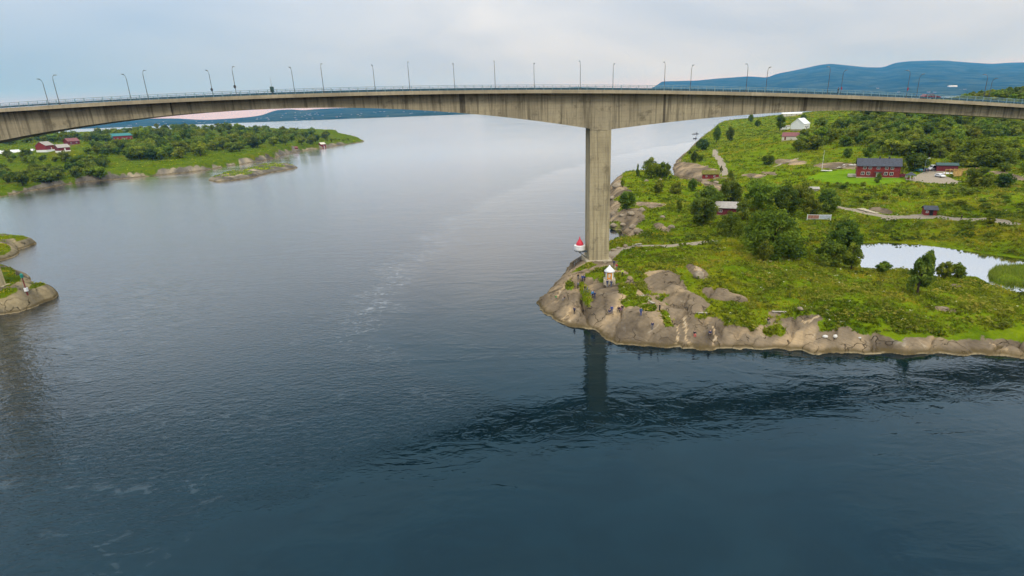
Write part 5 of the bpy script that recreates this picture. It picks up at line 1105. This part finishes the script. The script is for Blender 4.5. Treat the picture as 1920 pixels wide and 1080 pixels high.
# wood and stone heaps left of the farmhouse
for k, (x, y, lab) in enumerate(((1553, 321, 'pale heap of stones at the left end of the farmhouse lawn'), (1578, 315, 'long pale heap of stones above the farmhouse lawn'), (1592, 311, 'pale heap of stones close to the farmhouse gable'))):
    P = ground(x, y); o = empty('stone_heap', tuple(P), 0); tag(o, lab, 'stones', 'stone heaps by the lawn')
    for j in range(12):
        c = link('stone', BW if j % 2 else BM[j % 3], o); r = random.uniform(.35, .8); c.scale = (r*1.4, r, r*.7); c.location = (random.uniform(-2.4, 2.4), random.uniform(-.9, .9), .1+random.uniform(0, .3))
# little lighthouse with a white cone roof on the rocks
P = ground(1142.5, 529); lh = empty('rock_lighthouse', tuple(P-np.array([0, 0, .15])), -.15); tag(lh, 'small lantern house with white cone roof and orange panel among the visitors', 'lighthouse')
k_ = pxscale(P); rr = 7.2*k_
MB().box(-rr*1.5, rr*1.5, -rr*1.2, rr*1.4, -1.0, .95).build('plinth', M['concrete_pale'], lh, bevel=.06)
MB().lathe([(rr*1.0, .95), (rr*1.0, 2.75)], 8).build('lantern_room', M['white'], lh)
MB().box(-rr*.62, rr*.62, -rr*1.02, -rr*.85, 1.05, 2.65).build('panel', M['orange'], lh); MB().box(-rr*.3, rr*.25, -rr*1.06, -rr*1.0, 1.5, 2.3).build('window', M['cream'], lh)
MB().lathe([(rr*1.36, 2.72), (rr*1.40, 2.85), (rr*.9, 3.3), (rr*.28, 3.9), (rr*.1, 4.2)], 16).build('roof', M['white'], lh, True)
for k in range(7):
    a = math.pi*(.15+k*.28); MB().tube([(rr*1.4*math.cos(a), rr*1.15*math.sin(a), .95), (rr*1.4*math.cos(a), rr*1.15*math.sin(a), 1.9)], .03, 5).build('rail_post', M['steel'], lh)
# red and white navigation light on its bracket behind the pier
nl_o = bp(-4.6, 3.2, 0); Q = atD(1087, 469, nl_o[1]); nl = empty('navigation_light', tuple(Q), 0); tag(nl, 'white navigation light with a red bell shaped cap at the left side of the pier', 'navigation light'); k_ = pxscale(Q)
MB().lathe([(9.6*k_, 0), (10.6*k_, .25), (10.6*k_, 9.4*k_), (10.0*k_, 10*k_)], 18).build('drum', M['white'], nl); MB().lathe([(10.2*k_, -.14), (10.2*k_, -.01)], 18).build('platform', M['slate'], nl)
MB().lathe([(6.6*k_, 10*k_), (7.0*k_, 11.4*k_), (6.2*k_, 14*k_), (4.4*k_, 17*k_), (2.0*k_, 20.5*k_), (1.2*k_, 21.5*k_), (.9*k_, 25*k_), (.2*k_, 26*k_)], 14).build('cap', M['bright_red'], nl, True)
MB().box(-.2, 5.0, -.3, .3, -.55, -.15).build('bracket', M['steel'], nl); MB().tube([(-.2, 0, -.5), (3.2, .0, -3.2)], .12, 6).build('brace', M['steel'], nl)
# handrail on the pier foundation
P = ground(1080, 498); pr_ = empty('handrail', tuple(P), 0); tag(pr_, 'thin steel handrail on the rock edge left of the pier foot', 'railing'); a, b = Vector(ground(1077, 499)), Vector(ground(1094, 486)); org = Vector(P)
for k in range(5):
    q = a.lerp(b, k/4)-org; MB().tube([q+Vector((0, 0, -.3)), q+Vector((0, 0, 1.25))], .05, 5).build('post', M['steel'], pr_)
for z in (.65, 1.22): MB().tube([a-org+Vector((0, 0, z)), b-org+Vector((0, 0, z))], .035, 5).build('rail', M['steel'], pr_)
# beacon on the left skerry
P = ground(52, 553); bc = empty('beacon', tuple(P), 0); tag(bc, 'slim beacon post with green lantern and white box on the left skerry', 'beacon'); k_ = pxscale(P)
MB().tube([(0, 0, -.2), (0, 0, 4.6)], [.16, .11], 8).build('post', M['darkred'], bc); MB().lathe([(.1, 4.5), (.32, 4.6), (.34, 5.4), (.12, 5.7)], 10).build('lantern', M['green_paint'], bc); MB().box(-.3, .3, -.3, .3, 1.0, 1.9).build('box', M['white'], bc)
MB().tube([(-.5, 0, .3), (-.5, 0, 3.2), (0, 0, 3.2)], .04, 5).build('ladder', M['steel'], bc)
# floats on the fjord
for x, y, wpx, lab in ((1304, 251.5, 13, 'dark flat raft floating on the fjord beyond the shore'), (1303, 260, 8, 'small dark boat on the fjord nearer than the raft')):
    P = at(x, y, 0); k_ = pxscale(P); o = empty('raft' if wpx > 10 else 'small_boat', (P[0], P[1], 0), .2); tag(o, lab, 'raft' if wpx > 10 else 'boat'); h_ = wpx*k_/2
    MB().lathe([(h_*.9, -.3), (h_, .4), (h_*.95, .7)], 14).build('deck' if wpx > 10 else 'hull', M['slate'], o); MB().box(h_*.3, h_*.5, -.3, .3, .6, 2.4).build('post', M['pole'], o)
    o.scale = (1, .45, 1)

# ------------------------------------------------------------------ people
def person_mesh(pose):
    """one continuous body grown from a jointed skeleton; fingers rooted in the palms"""
    J = {'pel': (0, 0, .95), 'waist': (0, .0, 1.08), 'chest': (0, -.01, 1.30), 'neck': (0, 0, 1.47), 'head0': (0, .0, 1.56), 'head1': (0, .01, 1.66), 'head2': (0, 0, 1.75)}
    fwd = 0.0
    hip = .09; leg = {}
    if pose == 'stand': knee, ank = [(.10, .02, .52), (-.10, .0, .52)], [(.11, -.01, .09), (-.11, -.02, .09)]
    elif pose == 'walk': knee, ank = [(.10, .14, .53), (-.10, -.02, .52)], [(.10, .20, .10), (-.10, -.30, .14)]
    elif pose == 'sit': knee, ank = [(.14, .46, .50), (-.14, .46, .50)], [(.15, .52, .09), (-.15, .50, .09)]; fwd = .0
    else: knee, ank = [(.15, .36, .48), (-.15, .34, .46)], [(.14, .10, .09), (-.14, .06, .09)]
    drop = {'stand': 0, 'walk': .02, 'sit': .50, 'crouch': .62}[pose]; bend = {'stand': 0, 'walk': .03, 'sit': .10, 'crouch': .30}[pose]
    for n in J:
        x, y, z = J[n]; J[n] = (x, y+bend*max(0, z-.95)*1.1, z-drop)
    R = {'pel': .155, 'waist': .140, 'chest': .165, 'neck': .062, 'head0': .078, 'head1': .102, 'head2': .078}
    E = [('pel', 'waist'), ('waist', 'chest'), ('chest', 'neck'), ('neck', 'head0'), ('head0', 'head1'), ('head1', 'head2')]; part = {'pel': 2, 'waist': 1, 'chest': 1, 'neck': 0, 'head0': 0, 'head1': 0, 'head2': 3}
    hands = []
    for i, s_ in enumerate((1, -1)):
        zc = J['chest'][2]+.10; yc = J['chest'][1]
        J['sh%d' % i] = (s_*.19, yc, zc)
        if pose in ('stand', 'walk'):
            sw = (.12 if i else -.12) if pose == 'walk' else .03
            J['el%d' % i] = (s_*.25, yc+sw*.5, zc-.29); J['wr%d' % i] = (s_*.25, yc+sw+.09, zc-.53)
        else: J['el%d' % i] = (s_*.24, yc+.14, zc-.26); J['wr%d' % i] = (s_*.13, yc+.36, zc-.30)
        a, b = Vector(J['el%d' % i]), Vector(J['wr%d' % i]); d = (b-a).normalized(); J['ha%d' % i] = tuple(b+d*.09)
        hands.append((b, d, s_))
        J['hp%d' % i] = (s_*hip, J['pel'][1], J['pel'][2]-.05); J['kn%d' % i] = knee[i]; J['an%d' % i] = ank[i]; J['to%d' % i] = (ank[i][0], ank[i][1]+.17, .045)
        R.update({'sh%d' % i: .078, 'el%d' % i: .052, 'wr%d' % i: .036, 'ha%d' % i: .030, 'hp%d' % i: .105, 'kn%d' % i: .066, 'an%d' % i: .048, 'to%d' % i: .040})
        part.update({'sh%d' % i: 1, 'el%d' % i: 1, 'wr%d' % i: 0, 'ha%d' % i: 0, 'hp%d' % i: 2, 'kn%d' % i: 2, 'an%d' % i: 2, 'to%d' % i: 4})
        E += [('chest', 'sh%d' % i), ('sh%d' % i, 'el%d' % i), ('el%d' % i, 'wr%d' % i), ('wr%d' % i, 'ha%d' % i), ('pel', 'hp%d' % i), ('hp%d' % i, 'kn%d' % i), ('kn%d' % i, 'an%d' % i), ('an%d' % i, 'to%d' % i)]
    names = list(J); me = bpy.data.meshes.new('skeleton'); me.from_pydata([J[n] for n in names], [(names.index(a), names.index(b)) for a, b in E], [])
    o = bpy.data.objects.new('skeleton', me); COL.objects.link(o); o.modifiers.new('skin', 'SKIN'); sv_ = me.skin_vertices[0].data
    for i, n in enumerate(names): sv_[i].radius = (R[n], R[n]*(.72 if n in ('pel', 'waist', 'chest') else 1)); sv_[i].use_root = (n == 'pel')
    o.modifiers.new('sub', 'SUBSURF').levels = 1; o.modifiers['sub'].render_levels = 1
    dg = bpy.context.evaluated_depsgraph_get(); out = bpy.data.meshes.new_from_object(o.evaluated_get(dg)); bpy.data.objects.remove(o)
    pts = np.array([J[n] for n in names]); seg = [(pts[names.index(a)], pts[names.index(b)], part[a], part[b], a, b) for a, b in E]
    mi = []
    for p in out.polygons:
        c = np.array(p.center); best = (9, 0)
        for a, b, pa, pb, na, nb in seg:
            t = np.clip(np.dot(c-a, b-a)/max(np.dot(b-a, b-a), 1e-9), 0, 1); dd = np.linalg.norm(c-(a+(b-a)*t))
            if dd < best[0]: best = (dd, pa if t < (.86 if na[:2] == 'el' else .5) else pb)
        k = best[1]
        if k in (0, 3) and c[2] > J['head0'][2]: k = 3 if (c[2] > J['head1'][2]+.03 or c[1] < J['head1'][1]-.03) else 0
        mi.append(k)
    bm = bmesh.new(); bm.from_mesh(out); bm.faces.ensure_lookup_table()
    for f, k in zip(bm.faces, mi): f.material_index = k; f.smooth = True
    mb = MB()
    for b, d, s_ in hands:                # four fingers of unequal length and a thumb from the side of the palm
        side = Vector((0, 1, 0)) if abs(d.y) < .7 else Vector((1, 0, 0)); side = (side-d*side.dot(d)).normalized(); curl = side.cross(d)*(-.3*s_)
        for k in range(4):
            r0 = b+d*.10+side*(.024-.016*k); ln = (.072, .08, .075, .058)[k]; mb.tube([r0, r0+d*ln*.55, r0+d*ln*.95+curl*.07], [.0095, .0088, .006], 5)
        r0 = b+d*.045+side*.03; mb.tube([r0, r0+d*.03+side*.025, r0+d*.06+side*.028], [.011, .010, .007], 5)
    h1 = Vector(J['head1']); mb.tube([h1+Vector((0, .085, .01)), h1+Vector((0, .118, -.022))], [.010, .016], 5)                                     # nose
    for s_ in (-1, 1): mb.tube([h1+Vector((s_*.094, -.01, .015)), h1+Vector((s_*.106, -.02, -.02))], [.018, .014], 5)                                 # ears
    tm = mb.mesh('t'); bm.from_mesh(tm)
    eb = MB()
    for s_ in (-1, 1): eb.box(s_*.036-.012, s_*.036+.012, J['head1'][1]+.088, J['head1'][1]+.1, J['head1'][2]-.004, J['head1'][2]+.01)
    eb.box(-.025, .025, J['head1'][1]+.085, J['head1'][1]+.094, J['head1'][2]-.055, J['head1'][2]-.046)
    n0 = len(bm.faces); bm.from_mesh(eb.mesh('t2')); bm.faces.ensure_lookup_table()
    for f in bm.faces[n0:]: f.material_index = 3
    res = bpy.data.meshes.new('person_body'); bm.to_mesh(res); bm.free(); return res
skin_m = simple('skin', (.55, .34, .24), .6, .08); shoe_m = simple('shoe_leather', (.04, .035, .03), .6)
CL = {}
def cloth(c):
    if c not in CL: CL[c] = simple('cloth_%d' % len(CL), c, .9, .15, 5)
    return CL[c]
BODY = {p: person_mesh(p) for p in ('stand', 'walk', 'sit', 'crouch')}
for me in BODY.values():
    for m_ in (skin_m, cloth((.02, .03, .06)), cloth((.02, .03, .06)), cloth((.05, .03, .02)), shoe_m): me.materials.append(m_)
def person(P, pose, top, legs, hair, face, label, scale=1.0, pack=None, group=None):
    b = link('person', BODY[pose]); b.location = (P[0], P[1], P[2]-.01); b.rotation_euler.z = face; b.scale = (scale,)*3; tag(b, label, 'person', group)
    for i, c in ((1, top), (2, legs), (3, hair)): b.material_slots[i].link = 'OBJECT'; b.material_slots[i].material = cloth(c)
    if pack:
        k = MB().box(-.17, .17, -.33, -.16, 1.02, 1.46).build('backpack', cloth(pack), b, bevel=.05)
    return b
NAVY, BLACK, JEAN, BLUE, SKYB, PURP, RED, HIV, GREEN, GREY, BROWN, TAN = (.02, .035, .10), (.015, .015, .02), (.045, .08, .17), (.02, .06, .25), (.05, .22, .48), (.16, .03, .14), (.55, .03, .05), (.45, .62, .04), (.10, .28, .08), (.18, .18, .19), (.06, .035, .02), (.35, .25, .15)
PEOPLE = [(1127, 488, 'stand', PURP, PURP, BROWN, 3.0, 'person in purple standing at the foot of the pier'), (1138, 486, 'stand', PURP, BLACK, BROWN, .5, 'person in dark purple at the right corner of the pier foot'),
 (1151, 500, 'stand', NAVY, BLACK, BROWN, 2.6, 'person in dark clothes behind the lantern house'), (1156, 506, 'stand', RED, GREY, BROWN, 2.2, 'person in a bright red jacket right of the lantern house'), (1167, 518, 'stand', HIV, BLACK, BROWN, 3.3, 'person in a bright yellow green vest on the grass slope'),
 (1134, 519, 'stand', PURP, BLACK, BLACK, 1.5, 'person in dark purple leaning at the left of the lantern house'), (1138.5, 538, 'stand', NAVY, JEAN, BROWN, .2, 'left of the two people in navy in front of the lantern house'), (1146, 538, 'stand', NAVY, JEAN, BLACK, -.2, 'right of the two people in navy in front of the lantern house'),
 (1084, 525, 'stand', BLACK, GREY, BLACK, .6, 'person in black on the upper rock near the handrail'), (1092, 528, 'stand', BLUE, NAVY, BROWN, 2.8, 'person in a blue jacket, left of the pair on the upper rock'), (1096, 528, 'stand', NAVY, BLACK, BROWN, -2.6, 'person in navy, right of the pair on the upper rock'),
 (1084, 541, 'stand', GREY, BLACK, BROWN, 2.4, 'person in grey standing left of the rock cleft'), (1096.5, 548, 'walk', BLACK, GREY, BLACK, 1.8, 'person in black walking beside the rock cleft'), (1101, 549, 'walk', GREY, JEAN, BROWN, 1.2, 'person in grey and jeans following beside the rock cleft'),
 (1111, 559, 'stand', SKYB, BLACK, BROWN, 2.9, 'person in a sky blue jacket with a dark backpack on the rock'), (1115, 560, 'stand', NAVY, NAVY, BLACK, 3.4, 'person in navy next to the sky blue jacket'),
 (1043, 561, 'crouch', GREEN, GREY, BROWN, .8, 'person in green crouching on the left rock shoulder'), (1059, 563, 'sit', BROWN, GREY, BROWN, 2.0, 'person in brown sitting on the left rock shoulder'), (1077, 589, 'stand', NAVY, BLACK, BLACK, 2.5, 'lone person in navy low on the left rock'),
 (1143, 588, 'crouch', NAVY, JEAN, BLACK, 3.0, 'person in navy crouching, left of the seated group'), (1147, 588, 'stand', BLUE, JEAN, BROWN, 2.7, 'person in blue standing, left of the seated group'), (1160, 584, 'sit', BLACK, BLACK, BLACK, 2.9, 'person in black sitting in the group on the middle rock'), (1163, 585, 'sit', PURP, BLACK, BROWN, 3.2, 'person in purple sitting in the group on the middle rock'), (1166.5, 586, 'stand', BLACK, GREY, BLACK, 2.6, 'person in black and grey standing behind the seated group'),
 (1201.5, 592, 'stand', BLUE, BLUE, BROWN, 3.1, 'person all in blue standing above the domed rocks'), (1236.5, 584, 'stand', BLACK, BLACK, BROWN, -1.4, 'person in black at the lower end of the wooden ramp'), (1223, 618, 'stand', NAVY, GREY, BLACK, 3.0, 'person in dark clothes standing on the domed rock'), (1302, 630, 'sit', BLACK, RED, BLACK, 3.0, 'person in black sitting low on the striped rock'), (1331, 629, 'sit', NAVY, BLACK, BLACK, 2.8, 'person in navy sitting near the pale rock streak'), (1440, 606, 'sit', BLACK, GREY, BLACK, 3.0, 'person in black sitting on the rock right of the two cracks'),
 (1802, 413, 'walk', BLACK, BLACK, BLACK, 1.4, 'person in black walking on the gravel track by the red hut')]
for x, y, pose, top, legs, hair, face, lab in PEOPLE:
    P = ground(x, y); person(P, pose, top, legs, hair, face, lab, random.uniform(.96, 1.06), BLACK if 'backpack' in lab else None)
sv, _ = s_of(1570, 184, -1.0); q = bp(sv, -.9, float(deck_z(sv))-.1); person(q, 'walk', BLACK, NAVY, BLACK, BA-1.57, 'person in black walking along the bridge deck', 1.1)
